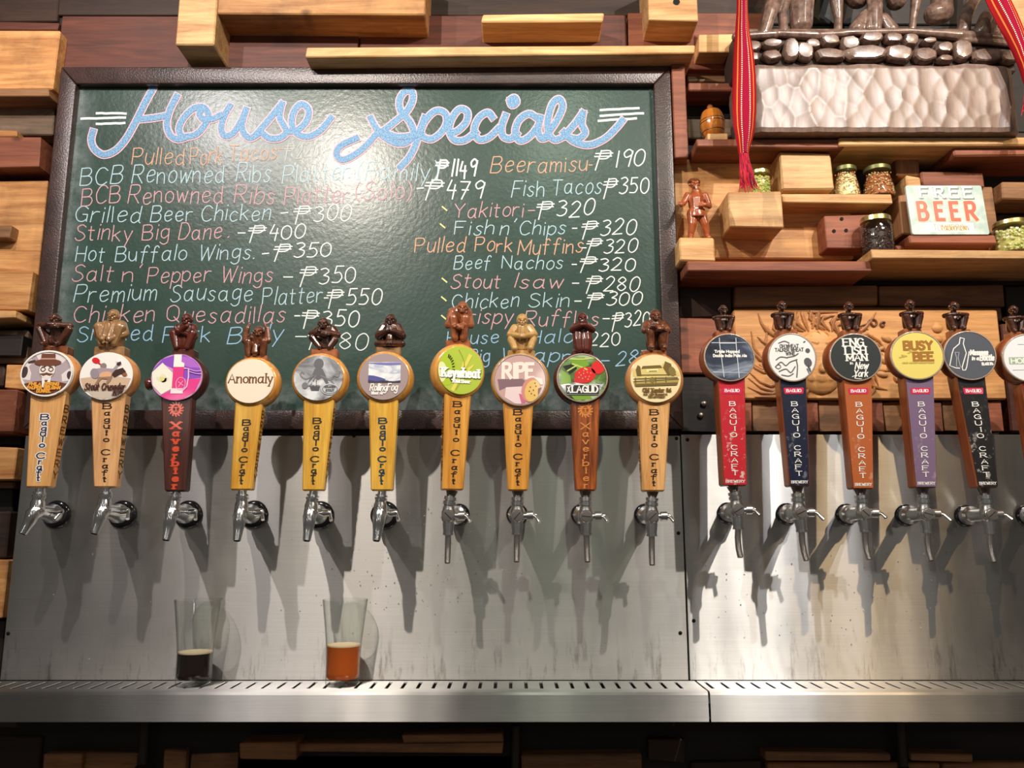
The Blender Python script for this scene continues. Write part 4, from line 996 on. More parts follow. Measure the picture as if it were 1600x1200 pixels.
tap(n=10, b=(1024,592,39.5,38), rs=(-1,1), ht=(1022.5,628,51), hb=(1021.5,768,35), fl=(1008,804,17), by=(1018,807), tip=(1019,883), ft='B', hw=H_honey, ring=H_ring, fig=('crossed_knees','brown',1025,485,549,40), base=(1003,1042,547,558), bm='orange', txt='serif_black', sd=-1)
RW = ('small_crouched', 'dark')
tap(n=11, b=(1139,559,38,36.5), rs=(-4,0), ht=(1143,596,43), hb=(1149,759,38), fl=(1137,802,17), by=(1151,797), tip=(1157,871), ft='B', hw=H_mahog, ring=H_mahog, fig=RW+(1131,477,518,32), base=(1118,1150,516,527), bm='orange', skin=skin('red_face', srgb(186,30,44), .9, (.62,.5,.42,1)))
tap(n=12, b=(1237,559,35.5,37), rs=(-9,0), ht=(1239,596,42), hb=(1249.5,760,33), fl=(1229,803,17), by=(1248,801), tip=(1260,876), ft='B', hw=H_mahog, ring=H_mahog, fig=RW+(1223,472,517,32), base=(1216,1247,514,525), bm='orange', skin=skin('navy_face', srgb(20,26,50), .3, (.4,.4,.42,1)), yaw=-4)
tap(n=13, b=(1336,559,38,36.5), rs=(-9,0), ht=(1340,596,45), hb=(1349,764,33), fl=(1322,804,17), by=(1348,802), tip=(1358,874), ft='B', hw=H_mahog, ring=H_mahog, fig=RW+(1328,473,518,33), base=(1316,1347,515,526), bm='orange', skin=skin('copper_face', srgb(172,90,44), .4, (.62,.4,.28,1)), yaw=-4)
tap(n=14, b=(1432,556,39,37), rs=(-6,0), ht=(1437,596,44), hb=(1447.5,762,34), fl=(1415,805,17), by=(1445,803), tip=(1455,876), ft='B', hw=H_mahog, ring=H_mahog, fig=RW+(1424,470,516,32), base=(1412,1441,513,524), bm='orange', skin=skin('mauve_face', srgb(116,94,122), .3, (.5,.36,.4,1)), yaw=-4)
tap(n=15, b=(1514,556,38,37.5), rs=(-7,0), ht=(1518,596,44), hb=(1544,762,33), fl=(1508,806,17), by=(1543,804), tip=(1553,878), ft='B', hw=H_mahog, ring=H_mahog, fig=RW+(1493,473,517,36), base=(1488,1518,514,525), bm='orange', skin=skin('black_face', srgb(26,24,26), .6, (.5,.46,.42,1)), yaw=-4)
tap(n=16, b=(1607,560,39,37), rs=(-9,0), ht=(1619,598,44), hb=(1640,764,33), fl=(1604,806,17), by=(1640,805), tip=(1652,878), ft='B', hw=H_mahog, ring=H_mahog, fig=RW+(1586,478,520,32), base=(1580,1612,518,529), bm='orange', skin=skin('scarlet_face', srgb(176,30,40), .2), yaw=-4)
LBL = {
1:'tap at the far left, badge of a moustached man in a brown hat',
2:'tap with a white badge of a knight riding and a tan seated figure on top',
3:'dark burnt-wood tap with a purple and pink badge of a beer mug',
4:'tap with a plain cream badge carrying one typed word across it',
5:'yellow-handled tap with a grey misty octopus badge',
6:'yellow-handled tap with a mauve badge framing a blue hill landscape',
7:'tap with a lime green kiwi badge and the tallest hunched figure',
8:'tap with a dusty pink fruit badge and a golden praying figure',
9:'striped dark wood tap with a strawberry photo badge and bearded figure',
10:'tap with a cream badge showing an old house drawing, right of the strawberries',
11:'red-faced tap with a dark blue badge crossed by white lines',
12:'navy-faced tap with a white badge of grey flourishes',
13:'copper-faced tap with a dark badge lettered in white serif rows',
14:'mauve-faced tap with a pale yellow badge',
15:'black-faced tap with a slate grey bottle-outline badge',
16:'tap cut off by the right edge, white badge on a round wooden drum'}
YH = -.108        # front face of the handles
YBODY = -.086     # axis of the faucets
BADGE = {}
def badge_art(n, A):
    e, p, l, t = A.ells, A.poly, A.lines, A.text
    br = srgb(112, 68, 52)
    if n == 1:
        e([(0,0,.93,.93,0)], srgb(176,160,166)); p([[(-.93,-.25),(-.62,-.3),(-.6,.0),(-.72,.3),(-.5,.55),(-.7,.62),(-.93,.3)], [(.6,-.35),(.95,-.3),(.95,.3),(.7,.1),(.55,-.05)], [(-.3,.45),(-.5,.8),(-.15,.9),(.5,.85),(.7,.6),(.4,.3)]], srgb(226,216,214))
        [e([q_], srgb(74,56,56)) for q_ in ((-.86,.05,.12,.25,-.1),(.86,-.08,.1,.18,.1),(-.62,.5,.16,.06,.3))]; p([[(-.85,-.45),(-.5,-.36),(0,-.3),(.45,-.36),(.82,-.45),(.5,-.83),(0,-.93),(-.5,-.83)]], srgb(104,58,44))
        p([[(-.18,-.1),(.18,-.1),(.14,-.6),(-.14,-.6)]], WHT); p([[(-.07,-.28),(.07,-.28),(.03,-.4),(.09,-.72),(-.09,-.72),(-.03,-.4)]], srgb(120,70,66))
        e([(0,.14,.3,.36,0)], srgb(238,226,218)); e([(0,.46,.52,.16,0)], br); p([[(-.28,.5),(.28,.5),(.26,.84),(-.26,.84)]], br)
        l([[(-.27,.62),(.27,.62)]], .05, srgb(206,160,140)); l([[(-.2,.26),(-.06,.3)],[(.06,.3),(.2,.26)]], .03, srgb(60,40,36))
        l([[(-.06,.17),(-.15,.26),(-.24,.17),(-.15,.08),(-.06,.17)],[(.24,.17),(.15,.26),(.06,.17),(.15,.08),(.24,.17)]], .03, srgb(90,70,60), True)
        p([[(-.28,-.02),(-.08,.0),(0,.04),(.08,.0),(.28,-.02),(.12,-.1),(0,-.05),(-.12,-.1)]], br)
        t([('PHILA  SPRING',-.62,.5,-.52,.12,.045,False,0,.1),('PAUPER  BELGIAN',-.68,.56,-.68,.12,.045,False,0,.1),('DUNKEL',-.3,.22,-.82,.12,.045,False,0,.1)], srgb(230,160,60))
        mb = MB(); ribbon(mb, [(.96*math.cos(2*PI*k/40), .96*math.sin(2*PI*k/40)) for k in range(41)], .05, A.f, 0, False); A.flush(mb, WHT)
    elif n == 2:
        p([[(-.95,-.1),(-.4,-.02),(.3,-.0),(.95,-.1),(.8,-.6),(0,-.98),(-.8,-.6)]], srgb(206,176,150)); p([[(-.7,-.55),(.7,-.55),(.4,-.93),(-.4,-.93)]], srgb(200,184,170))
        e([(-.42,.64,.16,.12,-.5)], srgb(206,36,44)); p([[(-.3,.58),(-.22,.5),(-.16,.46),(-.22,.44),(-.34,.52)]], srgb(206,36,44))
        e([(-.12,.42,.12,.12,0)], srgb(142,122,118)); p([[(-.4,.3),(-.18,.34),(.25,.3),(.38,.48),(.46,.46),(.34,.14),(.1,.0),(-.2,-.02),(-.3,.12)]], srgb(164,148,158)); e([(-.42,.1,.16,.22,.3)], srgb(150,136,148))
        e([(.0,.04,.24,.14,.1)], srgb(222,170,130)); p([[(-.28,-.06),(.26,-.02),(.2,-.2),(.1,-.34),(.04,-.34),(.08,-.14),(-.14,-.12),(-.3,-.36),(-.4,-.38),(-.3,-.2)]], srgb(150,120,100))
        p([[(.22,.06),(.34,.24),(.62,.34),(.74,.2),(.78,.04),(.66,.0),(.58,.1),(.34,-.06)]], srgb(66,42,34)); e([(.72,.06,.09,.07,0)], srgb(150,90,60)); p([[(.36,.5),(.52,.62),(.56,.5),(.46,.42)]], srgb(70,34,44)); e([(.44,.62,.08,.05,0)], WHT)
        t([('Stout',-.74,-.22,-.58,.26,.045,False,0,.2),('Crusader',-.1,.76,-.58,.26,.045,False,0,.2),('SPICY STOUT',.34,.72,-.7,.06,.03,False,0,.2),('330ML',.3,.72,-.8,.06,.03,False,0,.2)], srgb(70,34,28))
    elif n == 3:
        p([[(-1,.25),(-.58,.58),(-.0,.3),(.3,-.1),(.95,-.02),(.95,.5),(.5,.93),(0,1),(-.6,.78)]], srgb(140,76,190)); p([[(-.2,.95),(.5,.85),(.93,.4),(.5,.42),(0,.6)]], srgb(176,104,200))
        p([[(-.6,-.8),(-.08,-.5),(.3,-.1),(.95,-.05),(.75,-.62),(.3,-.94),(-.2,-.98)]], srgb(226,60,140)); p([[(-.97,.2),(-.58,.62),(-.15,.18),(-.1,-.46),(-.54,-.74),(-.9,-.35)]], srgb(236,232,216))
        e([(-.5,-.05,.12,.2,.3),(-.62,-.1,.18,.08,-.5),(-.42,-.12,.16,.07,.6)], srgb(226,222,190)); e([(-.54,-.08,.09,.09,0)], srgb(222,214,130))
        p([[(-.14,.98),(.16,.98),(.16,.66),(.28,.6),(.28,.42),(-.14,.42)]], WHT); p([[(-.14,.44),(.28,.44),(.28,-.48),(-.14,-.48)]], srgb(222,60,130)); p([[(-.18,-.48),(.3,-.48),(.3,-.7),(-.18,-.7)]], srgb(236,220,226))
        l([[(.3,.38),(.46,.36),(.48,0),(.44,-.4),(.3,-.56)]], .05, srgb(232,190,226)); l([[(.02,-.2),(.14,-.02),(.34,-.1),(.36,-.4),(.2,-.54),(.04,-.44),(.02,-.2)],[(.1,-.2),(.3,-.36)],[(.12,-.4),(.28,-.16)]], .025, srgb(244,170,210), True)
        l([[(.5,.34),(.75,.26),(.96,.28)],[(.5,.24),(.75,.16),(.95,.14)]], .04, srgb(206,150,220), True)
    elif n == 4:
        t([('Anomaly',-.92,.94,-.08,.40,.06,True,.35,0)], srgb(112,70,34))
    elif n == 5:
        g = srgb(104,104,108); e([(0,.62,.2,.24,0)], g); p([[(-.16,.4),(.16,.4),(.3,.1),(.46,-.3),(.34,-.3),(.16,.02),(0,-.1),(-.2,.02),(-.42,-.26),(-.34,-.04),(-.22,.2)]], g)
        l([[(-.2,.1),(-.5,-.05),(-.72,.12),(-.66,.26),(-.58,.18)],[(.3,0),(.5,-.1),(.62,.1),(.8,.05),(.86,.3)],[(-.1,.1),(-.28,-.3),(-.5,-.36)],[(.1,.1),(.5,-.1),(.7,-.36)]], .05, srgb(128,128,132), True)
        p([[(-.34,-.36),(.1,-.36),(.04,-.56),(-.26,-.56)]], srgb(84,84,88)); l([[(-.2,-.36),(-.2,-.12)],[(-.06,-.36),(-.06,-.1)]], .03, srgb(84,84,88)); p([[(-.22,-.14),(-.1,-.32),(-.24,-.32)],[(-.04,-.12),(.08,-.32),(-.06,-.32)]], srgb(210,210,210)); e([(-.52,-.34,.12,.14,0)], srgb(120,120,124))
        e([(.5,-.5,.36,.25,0)], srgb(196,198,200)); mb = MB(); ribbon(mb, [(.5+.3*math.cos(2*PI*k/24), -.5+.19*math.sin(2*PI*k/24)) for k in range(25)], .03, A.f, 0, False); A.flush(mb, srgb(110,110,114)); t([('KRAKEN',.29,.71,-.45,.09,.03,False,0,0),('STOUT',.33,.67,-.6,.09,.03,False,0,0)], srgb(90,90,94))
    elif n == 6:
        p([[(-.62,.62),(.68,.62),(.68,-.26),(-.62,-.26)]], WHT, mat=misty('cloud_print', srgb(170,180,204), srgb(226,228,232), srgb(246,246,244)))
        p([[(-.62,.6),(.68,.6),(.68,.5),(.1,.48),(-.62,.56)]], srgb(120,120,180)); p([[(-.62,.06),(-.4,.04),(-.1,-.04),(.1,-.12),(-.02,-.2),(-.62,-.22)]], srgb(84,88,150)); p([[(-.62,-.14),(-.3,-.2),(-.06,-.16),(.12,-.18),(.4,-.2),(.68,-.16),(.68,-.26),(-.62,-.26)]], srgb(66,62,88)); e([(.06,-.2,.14,.04,0)], srgb(60,60,60))
        t([('Rolling',-.54,.12,-.6,.28,.045,False,0,.22),('Fog',.16,.56,-.6,.3,.045,False,0,.22),('Wheat Ale',-.48,-.02,-.76,.12,.03,False,0,.2)], WHT)
    elif n == 7:
        e([(-.62,.05,.42,.7,0)], srgb(170,196,40)); e([(-.84,-.1,.22,.42,0)], srgb(226,228,170)); p([[(.35,.7),(.5,.62),(.1,-.1),(-.3,-.9),(-.45,-.82),(.05,0)], [(.3,.1),(.62,.3),(.5,.12),(.25,-.1)], [(.1,.4),(.0,.1),(.2,.1)]], srgb(222,210,90))
        l([[(-.62-.0+.26*math.cos(a), .02+.5*math.sin(a)), (-.62+.34*math.cos(a), .02+.62*math.sin(a))] for a in [-.9+.22*k for k in range(11)]], .05, srgb(44,52,20)); l([[(-.1,.85),(.12,.4),(.1,-.2),(-.2,-.8)]], .02, srgb(140,160,40), True)
        t([('Keywheat',-.8,.86,-.30,.34,.11,True,.3,0)], srgb(90,100,30)); t([('Keywheat',-.82,.84,-.28,.34,.10,True,.3,0),('Kiwi Beer',-.34,.42,-.52,.12,.045,True,.2,0)], srgb(250,250,244))
    elif n == 8:
        t([('RIPE',-.66,.52,.08,.56,.14,False,.0,0)], srgb(240,226,216)); p([[(-.88,.02),(.1,.04),(.25,-.1),(.12,-.3),(-.5,-.28),(-.8,-.42),(-.85,-.1)]], srgb(132,104,110)); p([[(-.55,-.3),(.15,-.26),(.2,-.6),(.12,-.97),(-.2,-.95),(-.6,-.7)]], srgb(230,206,206))
        p([[(-.05,-.55),(.1,-.6),(.2,-.9),(.06,-.97)]], srgb(204,106,140)); e([(.42,-.4,.36,.5,-.25)], srgb(206,140,130)); e([(.48,-.44,.29,.44,-.25)], srgb(226,186,104)); e([(.4,-.3,.025,.03,0),(.52,-.42,.025,.03,0),(.62,-.26,.025,.03,0),(.44,-.56,.025,.03,0),(.58,-.14,.025,.03,0),(.36,-.46,.025,.03,0),(.56,-.62,.025,.03,0)], srgb(80,60,30))
        p([[(.5,.12),(.85,.05),(.9,-.2),(.8,-.2),(.7,-.06)]], srgb(238,222,214)); p([[(.7,-.35),(.85,-.3),(.7,-.62)]], srgb(120,76,70))
    elif n == 9:
        p([[(-.85,.35),(-.5,.1),(-.45,-.2),(-.9,-.35)], [(-.5,.8),(.1,.9),(.3,.55),(-.2,.3),(-.35,.55)], [(-.7,-.5),(.2,-.6),(.4,-.9),(-.3,-.95)]], srgb(120,160,50)); p([[(-.8,.5),(-.35,.62),(-.2,.4),(-.5,.15)]], srgb(24,38,26)); l([[(-.5,.82),(0,.8),(.5,.86)],[(-.4,.6),(0,.45),(.2,.35)],[(-.6,.3),(-.2,.55)]], .06, srgb(190,206,110), True)
        e([(.12,.12,.44,.34,.25),(.66,.45,.28,.3,-.6)], srgb(214,40,40)); e([(-.1,-.05,.26,.2,.5)], srgb(200,50,50)); e([(.12+.3*math.cos(k*2.4)*(k/12)**.5, .14+.24*math.sin(k*2.4)*(k/12)**.5, .025, .03, 0) for k in range(1, 13)], srgb(240,150,110)); p([[(-.9,-.3),(-.3,-.2),(.2,-.3),(.9,-.2),(.7,-.6),(-.7,-.6)]], srgb(150,150,156), mat=misty('ice_print', srgb(60,60,64), srgb(160,164,166), srgb(226,228,228), 3, 4.0))
        p([[(-.7,-.3),(.7,-.3),(.7,-.74),(-.7,-.74)]], srgb(46,48,44)); l([[(-.7,-.3),(.7,-.3),(.7,-.74),(-.7,-.74),(-.7,-.3)]], .025, WHT); t([('LAGUD',-.42,.62,-.62,.27,.07,True,.35,0)], WHT); l([[(-.6,-.4),(-.5,-.64)],[(-.52,-.38),(-.6,-.6)]], .04, WHT)
    elif n == 10:
        ol = srgb(112,92,44); p([[(-.9,.1),(-.6,.0),(.95,.1),(.9,.3),(.6,.4),(.4,.75),(.2,.5),(-.9,.4)]], srgb(216,196,120)); p([[(-.9,-.12),(.92,-.02),(.85,-.26),(-.84,-.28)]], srgb(170,150,84)); p([[(-.5,.52),(.2,.56),(.28,.44),(-.56,.4)], [(-.74,.1),(-.78,.36),(-.7,.56),(-.6,.5),(-.56,.1)], [(.3,.45),(.4,.72),(.62,.62),(.7,.2),(.5,.1)]], ol)
        p([[(-.36,.38),(.1,.4),(.1,.26),(-.36,.26)]], srgb(240,226,160)); l([[(-.25,.3),(.05,.31)],[(-.7,.14),(.8,.16)],[(-.86,-.02),(.86,.04)],[(-.86,-.12),(.9,-.02)],[(-.8,-.3),(.8,-.26)],[(-.8,-.2),(-.8,.02)],[(-.4,-.18),(-.4,.04)],[(.0,-.16),(.0,.04)],[(.4,-.14),(.4,.06)]], .035, ol); e([(-.14,-.06,.1,.12,0),(.65,.3,.14,.2,.3)], srgb(130,112,56)); p([[(-.84,-.24),(.86,-.16),(.82,-.28),(-.82,-.34)]], ol)
        t([('Old Xavier 86',-.52,.58,-.56,.15,.045,True,.2,0),('6.5% ABV Brewed in',-.5,.42,-.69,.07,.03,False,0,0),('330 ml Phenor',-.32,.34,-.8,.07,.03,False,0,0)], srgb(110,76,20))
    elif n == 11:
        w2 = srgb(206,212,222); l([[(-.38,.85),(-.38,.6),(-.26,-.85)],[(.3,.85),(.3,.5),(.36,-.88)],[(-.7,.64),(.8,.72)],[(-.7,-.64),(.76,-.72)],[(-.38,.62),(.3,.62)]], .03, w2); t([('Triple Hopped',-.6,.42,.2,.11,.035,False,0,0),('Double India Pale Ale',-.66,.7,.02,.11,.035,False,0,0)], WHT)
    elif n == 12:
        g = srgb(92,90,90); t([('OH WHEAT',-.5,.3,.42,.14,.035,False,0,0),('TALKER WHEAT',-.72,.5,.26,.14,.035,False,0,0),('WINE',-.26,.12,.1,.13,.035,False,0,0)], g)
        l([[(-.55,.62),(-.3,.7),(-.1,.62)],[(-.7,-.1),(-.5,.02),(-.2,-.02)],[(-.75,-.4),(-.5,-.2),(-.3,-.35),(-.1,-.2),(.2,-.1)],[(-.6,-.6),(-.3,-.5),(-.1,-.65),(.1,-.4)],[(.16,-.1),(.2,-.4),(.14,-.85)],[(-.2,.0),(.1,.06),(.26,.16)],[(-.5,-.75),(-.2,-.8),(0,-.7)],[(.6,-.5),(.7,-.75)]], .045, g, True); e([(.66,-.22,.16,.2,.4),(.68,.28,.1,.1,0),(.56,.66,.06,.03,.5),(.7,-.5,.05,.16,.3)], srgb(86,86,90)); l([[(-.74,-.4),(-.62,-.48),(-.52,-.4),(-.6,-.3),(-.74,-.4)]], .03, g, True)
    elif n == 13:
        t([('ENG',-.46,.34,.50,.32,.075,True,.45,0),('LISH',-.4,.42,.14,.32,.075,True,.45,0),('MAN',-.36,.44,-.14,.26,.07,True,.45,0),('in',-.24,-.14,-.3,.1,.03,False,0,0),('New',-.06,.44,-.5,.28,.05,False,.3,.3),('York',-.14,.4,-.84,.28,.05,False,.3,.3)], WHT); l([[(-.2,-.84),(.0,-.78),(-.1,-.9),(.16,-.94)]], .03, WHT, True)
    elif n == 14:
        b_ = srgb(160,108,40); t([('BUSY',-.48,.6,.26,.34,.11,False,.1,0),('BEE',-.14,.6,-.22,.34,.11,False,.1,0)], b_); l([[(-.36,.1),(-.2,.18),(-.3,.22)],[(-.7,-.08),(-.5,-.04)],[(-.6,.02),(-.42,-.02)]], .05, srgb(196,170,80), True); t([('HONEY ALE WITH WILD BEE POLLEN',-.6,.62,-.34,.06,.02,False,0,0)], srgb(206,180,90))
    elif n == 15:
        l([[(-.32,.76),(-.16,.72),(-.22,.5),(-.18,.3),(-.14,.1),(-.36,-.5),(-.34,-.62),(-.24,-.62),(-.18,-.5),(-.02,.16)],[(-.32,.76),(-.38,.5),(-.62,.3),(-.7,.1),(-.84,-.42),(-.62,-.52),(-.46,-.54)]], .04, WHT); l([[(-.58,.14),(-.42,.14),(-.48,-.1),(-.42,-.5),(-.58,-.46),(-.54,-.1),(-.58,.14)]], .03, srgb(170,170,176)); t([('Message',.02,.7,.02,.2,.06,False,0,.2),('in a',.06,.32,-.2,.14,.045,False,0,.2),('Bottle',.38,.92,-.22,.22,.06,False,0,.2),('BLACK IPA',.44,.88,-.42,.1,.04,False,0,0)], WHT)
    elif n == 16:
        p([[(-.8,.04),(.8,.04),(.8,-.26),(-.8,-.26)]], srgb(160,178,150)); t([('HOP AND',-.72,.74,-.22,.2,.05,False,0,0)], srgb(236,240,232)); l([[(-.7,-.5),(.6,-.5)],[(-.4,.6),(.4,.6)]], .02, srgb(200,206,210))
BASECOL = {1:srgb(232,226,222), 2:srgb(240,236,230), 3:srgb(210,150,200), 4:srgb(240,226,204), 6:srgb(164,146,146), 7:srgb(176,196,66), 8:srgb(198,162,158), 10:srgb(236,218,168), 12:srgb(234,234,232), 13:srgb(50,54,54), 14:srgb(228,210,112), 15:srgb(84,88,98), 16:srgb(232,234,236)}
def build_tap(k):
    n = k['n']; rnd = random.Random(n*7)
    flx, fly, flr = k['fl']
    base = W(flx, fly, 0)
    root = empty('beer_tap', base)
    tag(root, LBL[n], 'beer tap', 'taps along the steel wall')
    yaw = math.radians(k.get('yaw', 0))
    r = Vector((math.cos(yaw), math.sin(yaw), 0))     # right vector of the handle; + yaw turns its face to the right
    nf = Vector((math.sin(yaw), -math.cos(yaw), 0))
    thick = .018 if n <= 6 else .022 if n <= 10 else .029
    YB_ = YH + thick*.5
    # --- faucet ---
    s0 = PXM(fly, 0); R = flr * s0
    f = MB(); f.lathe(base, (0, -1, 0), [(.0002, R*.96), (.0018, R), (.004, R*.95), (.0058, R*.78), (.0062, R*.3)], 36)
    obj('wall_flange', f, BLK, root, True)
    body = W(k['by'][0], k['by'][1], YB_)
    sh = MB(); d = body - base; L_ = d.length
    if k['ft'] == 'A':
        sh.lathe(base, d, [(.004, .0105), (.016, .0112), (.019, .0150), (.034, .0152), (.038, .0125), (.050, .0120), (.060, .0108), (L_ - .004, .0100)], 26)
        obj('shank', sh, CHR, root, True)
        tipv = W(k['tip'][0], k['tip'][1], YB_ - .012)
        top = body + Vector((0, 0, .016))
        m = MB()
        m.lathe(body + Vector((0, 0, .004)), (0, 0, 1), [(0, .0100), (.008, .0098), (.0115, .0082), (.012, .0082)], 24)
        m.ell(body, (.0108, .0112, .0115), None, 20, 12)
        obj('faucet_body', m, CHR, root, True)
        m = MB(); a = body + Vector((0, -.002, 0)); t = tipv - a
        m.tube([a + Vector((0, .002, .004)), a + t*.18 + Vector((0, -.004, .001)), a + t*.42, a + t*.7, tipv], [.0085, .0098, .0086, .0068, .0056], 22)
        sp = obj('spout', m, CHR, root, True, autos=60)
        m = MB(); m.lathe(tipv, t, [(.0001, .0045), (.0006, .0044)], 16); obj('spout_opening', m, MC['dark_gap'], sp)
        m = MB(); c = base.lerp(body, .46)
        m.lathe(c, (1, -.1, .1), [(0, .0062), (.021, .0058), (.0235, .0042), (.024, .001)], 16)
        fc = obj('flow_control', m, CHR, root, True)
        m = MB(); e_ = c + Vector((.022, -.002, .002)); m.tube([e_, e_ + Vector((-.006 if n == 1 else .004, -.008, -.012))], [.0022, .0028], 10)
        obj('flow_lever', m, CHR, fc, True)
        ztop = body + Vector((0, 0, .015))
    else:
        sh.lathe(base, d, [(.004, .0112), (.012, .0125), (.014, .0145), (.030, .0145), (.033, .0105), (L_*.62, .0095), (L_ + .006, .0098)], 26)
        obj('shank', sh, CHRS, root, True)
        m = MB(); m.lathe(body + Vector((0, 0, -.010)), (0, 0, 1), [(0, .0078), (.004, .0105), (.016, .0108), (.021, .0090), (.024, .0088)], 26)
        m.lathe(body + Vector((0, -.004, 0)), (0, -1, 0), [(0, .0095), (.006, .0095), (.0068, .0088), (.0069, .0001)], 26)
        fb = obj('faucet_body', m, CHRS, root, True)
        m = MB(); c = body + Vector((0, -.0112, -.0002)); m.lathe(c, (0, -1, 0), [(0, .0075), (.0012, .0073), (.0014, .0001)], 26)
        sc = obj('end_screw', m, plain('screw_steel', (.42, .38, .35, 1), .35, 1), root, True)
        m = MB(); a = rnd.uniform(-.9, .9); q = Vector((math.cos(a), 0, math.sin(a)))*.0068; w_ = Vector((-q.z, 0, q.x)).normalized()*.0007
        y_ = Vector((0, -.00145, 0)); m.add([c+y_+q+w_, c+y_-q+w_, c+y_-q-w_, c+y_+q-w_], [(0, 1, 2, 3)]); obj('screw_slot', m, MC['dark_gap'], sc)
        m = MB(); m.lathe(body + Vector((.006, .004, 0)), (1, .05, .02), [(0, .0048), (.008, .0048), (.0085, .0072), (.0175, .0074), (.019, .0045), (.0195, .0045), (.023, .0040), (.0235, .001)], 18)
        fc = obj('flow_control', m, CHRS, root, True)
        e_ = body + Vector((.027, .003, .0)); dr = rnd.uniform(.0, .9); m = MB(); m.tube([e_ - Vector((.003, 0, -.001)), e_ + Vector((.001, -.005, -.001)), e_ + Vector((.004 + .004*dr, -.010, -.006 - .006*dr))], [.0022, .0026, .0028], 10)
        obj('flow_lever', m, CHRS, fc, True)
        tipv = W(k['tip'][0], k['tip'][1], YB_ - .006)
        nk = body + (tipv - body)*.12 + Vector((0, 0, -.002)); nk2 = body + (tipv-body)*.38
        m = MB(); m.tube([nk, nk2 + Vector((0, 0, .0005))], [.0090, .0072], 20); m.tube([nk2 + Vector((0, 0, .001)), nk2 - Vector((0, 0, .0022))], [.0080, .0080], 20)
        obj('spout_collar', m, CHRS, root, True)
        m = MB(); bend = Vector((-.0012 if n > 10 else 0, .002, 0)); m.tube([nk2, nk2.lerp(tipv, .35) + bend, nk2.lerp(tipv, .7) + bend, tipv], [.0046, .0046, .0045, .0044], 18)
        sp = obj('spout', m, plain('spout_steel', (.72, .66, .61, 1), .24, 1), root, True, autos=60)
        m = MB(); m.lathe(tipv, tipv - nk2, [(.0001, .0034), (.0005, .0033)], 14); obj('spout_opening', m, MC['dark_gap'], sp)
        ztop = body + Vector((0, 0, .013))
    # --- collar and ferrule up to the handle ---
    hbx, hby, hbw = k['hb']; htx, hty, htw = k['ht']
    hb = W(hbx, hby, YH); ht = W(htx, hty, YH)
    hbc = hb - nf*thick*.5
    m = MB(); v = Vector((hbc.x, YB_, hb.z)) - ztop
    if k['ft'] == 'A':
        m.tube([ztop, ztop + v*.20, ztop + v*.22, ztop + v*.42, ztop + v*.44, ztop + v*.50, ztop + v*.52, ztop + v*.68, ztop + v*.70, ztop + v*1.02],
               [.0082, .0082, .0094, .0094, .0070, .0070, .0092, .0088, .0066, .0064], 22)
        obj('collar', m, CHR, root, True, autos=30)
    else:
        m.tube([ztop, ztop + v*.12, ztop + v*.13, ztop + v*.34, ztop + v*.36, ztop + v*.40, ztop + v*.42, ztop + v*.62, ztop + v*.64],
               [.0078, .0078, .0098, .0098, .0078, .0078, .0096, .0094, .0066], 22)
        obj('collar', m, CHRS, root, True, autos=30)
        m = MB(); m.tube([ztop + v*.62, ztop + v*1.02], [.0058, .0094], 20)
        obj('ferrule', m, plain('dark_nickel', (.20, .18, .16, 1), .3, 1), root, True, autos=30)
    # --- handle: tapering chamfered block ---
    pt = PXM(hty, YH); pb = PXM(hby, YH)
    up_z = ht.z + .012
    tdir = (ht - hb) / (ht.z - hb.z)
    def sect(z, wpx, th, off=Vector((0, 0, 0))):
        c = hb + tdir*(z - hb.z) + off; hw_ = wpx*.5; ch = .0022
        P_ = []
        for (a, b_) in ((-hw_+ch, 0), (hw_-ch, 0), (hw_, ch), (hw_, th-ch), (hw_-ch, th), (-hw_+ch, th), (-hw_, th-ch), (-hw_, ch)):
            P_.append(c + r*a - nf*b_)
        return P_
    cut = .0024
    mb = MB()
    rings = [sect(hb.z, hbw*pb - .004, thick-.004, -nf*.002), sect(hb.z + cut, hbw*pb, thick)]
    for q in (.25, .5, .75, 1.0):
        z = hb.z + cut + (up_z - hb.z - cut)*q
        rings.append(sect(z, hbw*pb + (htw*pt - hbw*pb)*q, thick + .003*q))
    mb.ring_loft(rings)
    hd = obj('handle', mb, k['hw'], root, True, autos=25)
    # --- round drum holding the badge ---
    bx, by, brx, brz = k['b']
    YD = YH - .002
    bc = W(bx, by, YD); px = PXM(by, YD)
    RX, RZ = brx*px, brz*px
    fr = Frame(bc, r, (0, 0, 1)); fr.n = nf
    dc = bc + r*(k['rs'][0]*px*.35) + Vector((0, 0, k['rs'][1]*-px))
    g = .96 if n in (1, 2, 14, 15) else 1.08 if n <= 10 else 1.03
    if n == 3: g = 1.0
    mb = MB(); RR = []
    for dd, sc_ in ((.001, .93), (-.0005, .99), (-.004, 1.05), (-.011, 1.08), (-.019, 1.06), (-.025, .98), (-.027, .9)):
        cc = bc.lerp(dc, min(1, -dd/.02 + .1)) if dd < 0 else bc
        RR.append([cc + r*math.cos(2*PI*q/40)*RX*g*sc_ + Vector((0, 0, 1))*math.sin(2*PI*q/40)*RZ*g*sc_ + nf*dd for q in range(40)])
    mb.ring_loft(RR); obj('badge_drum', mb, k['ring'], root, True, autos=50)
    # badge disc
    mb = MB(); RR = []
    for dd, sc_ in ((.0008, 1.0), (.0022, 1.0), (.0030, .985)):
        RR.append([bc + r*math.cos(2*PI*q/48)*RX*sc_ + Vector((0, 0, 1))*math.sin(2*PI*q/48)*RZ*sc_ + nf*dd for q in range(48)])
    mb.ring_loft(RR)
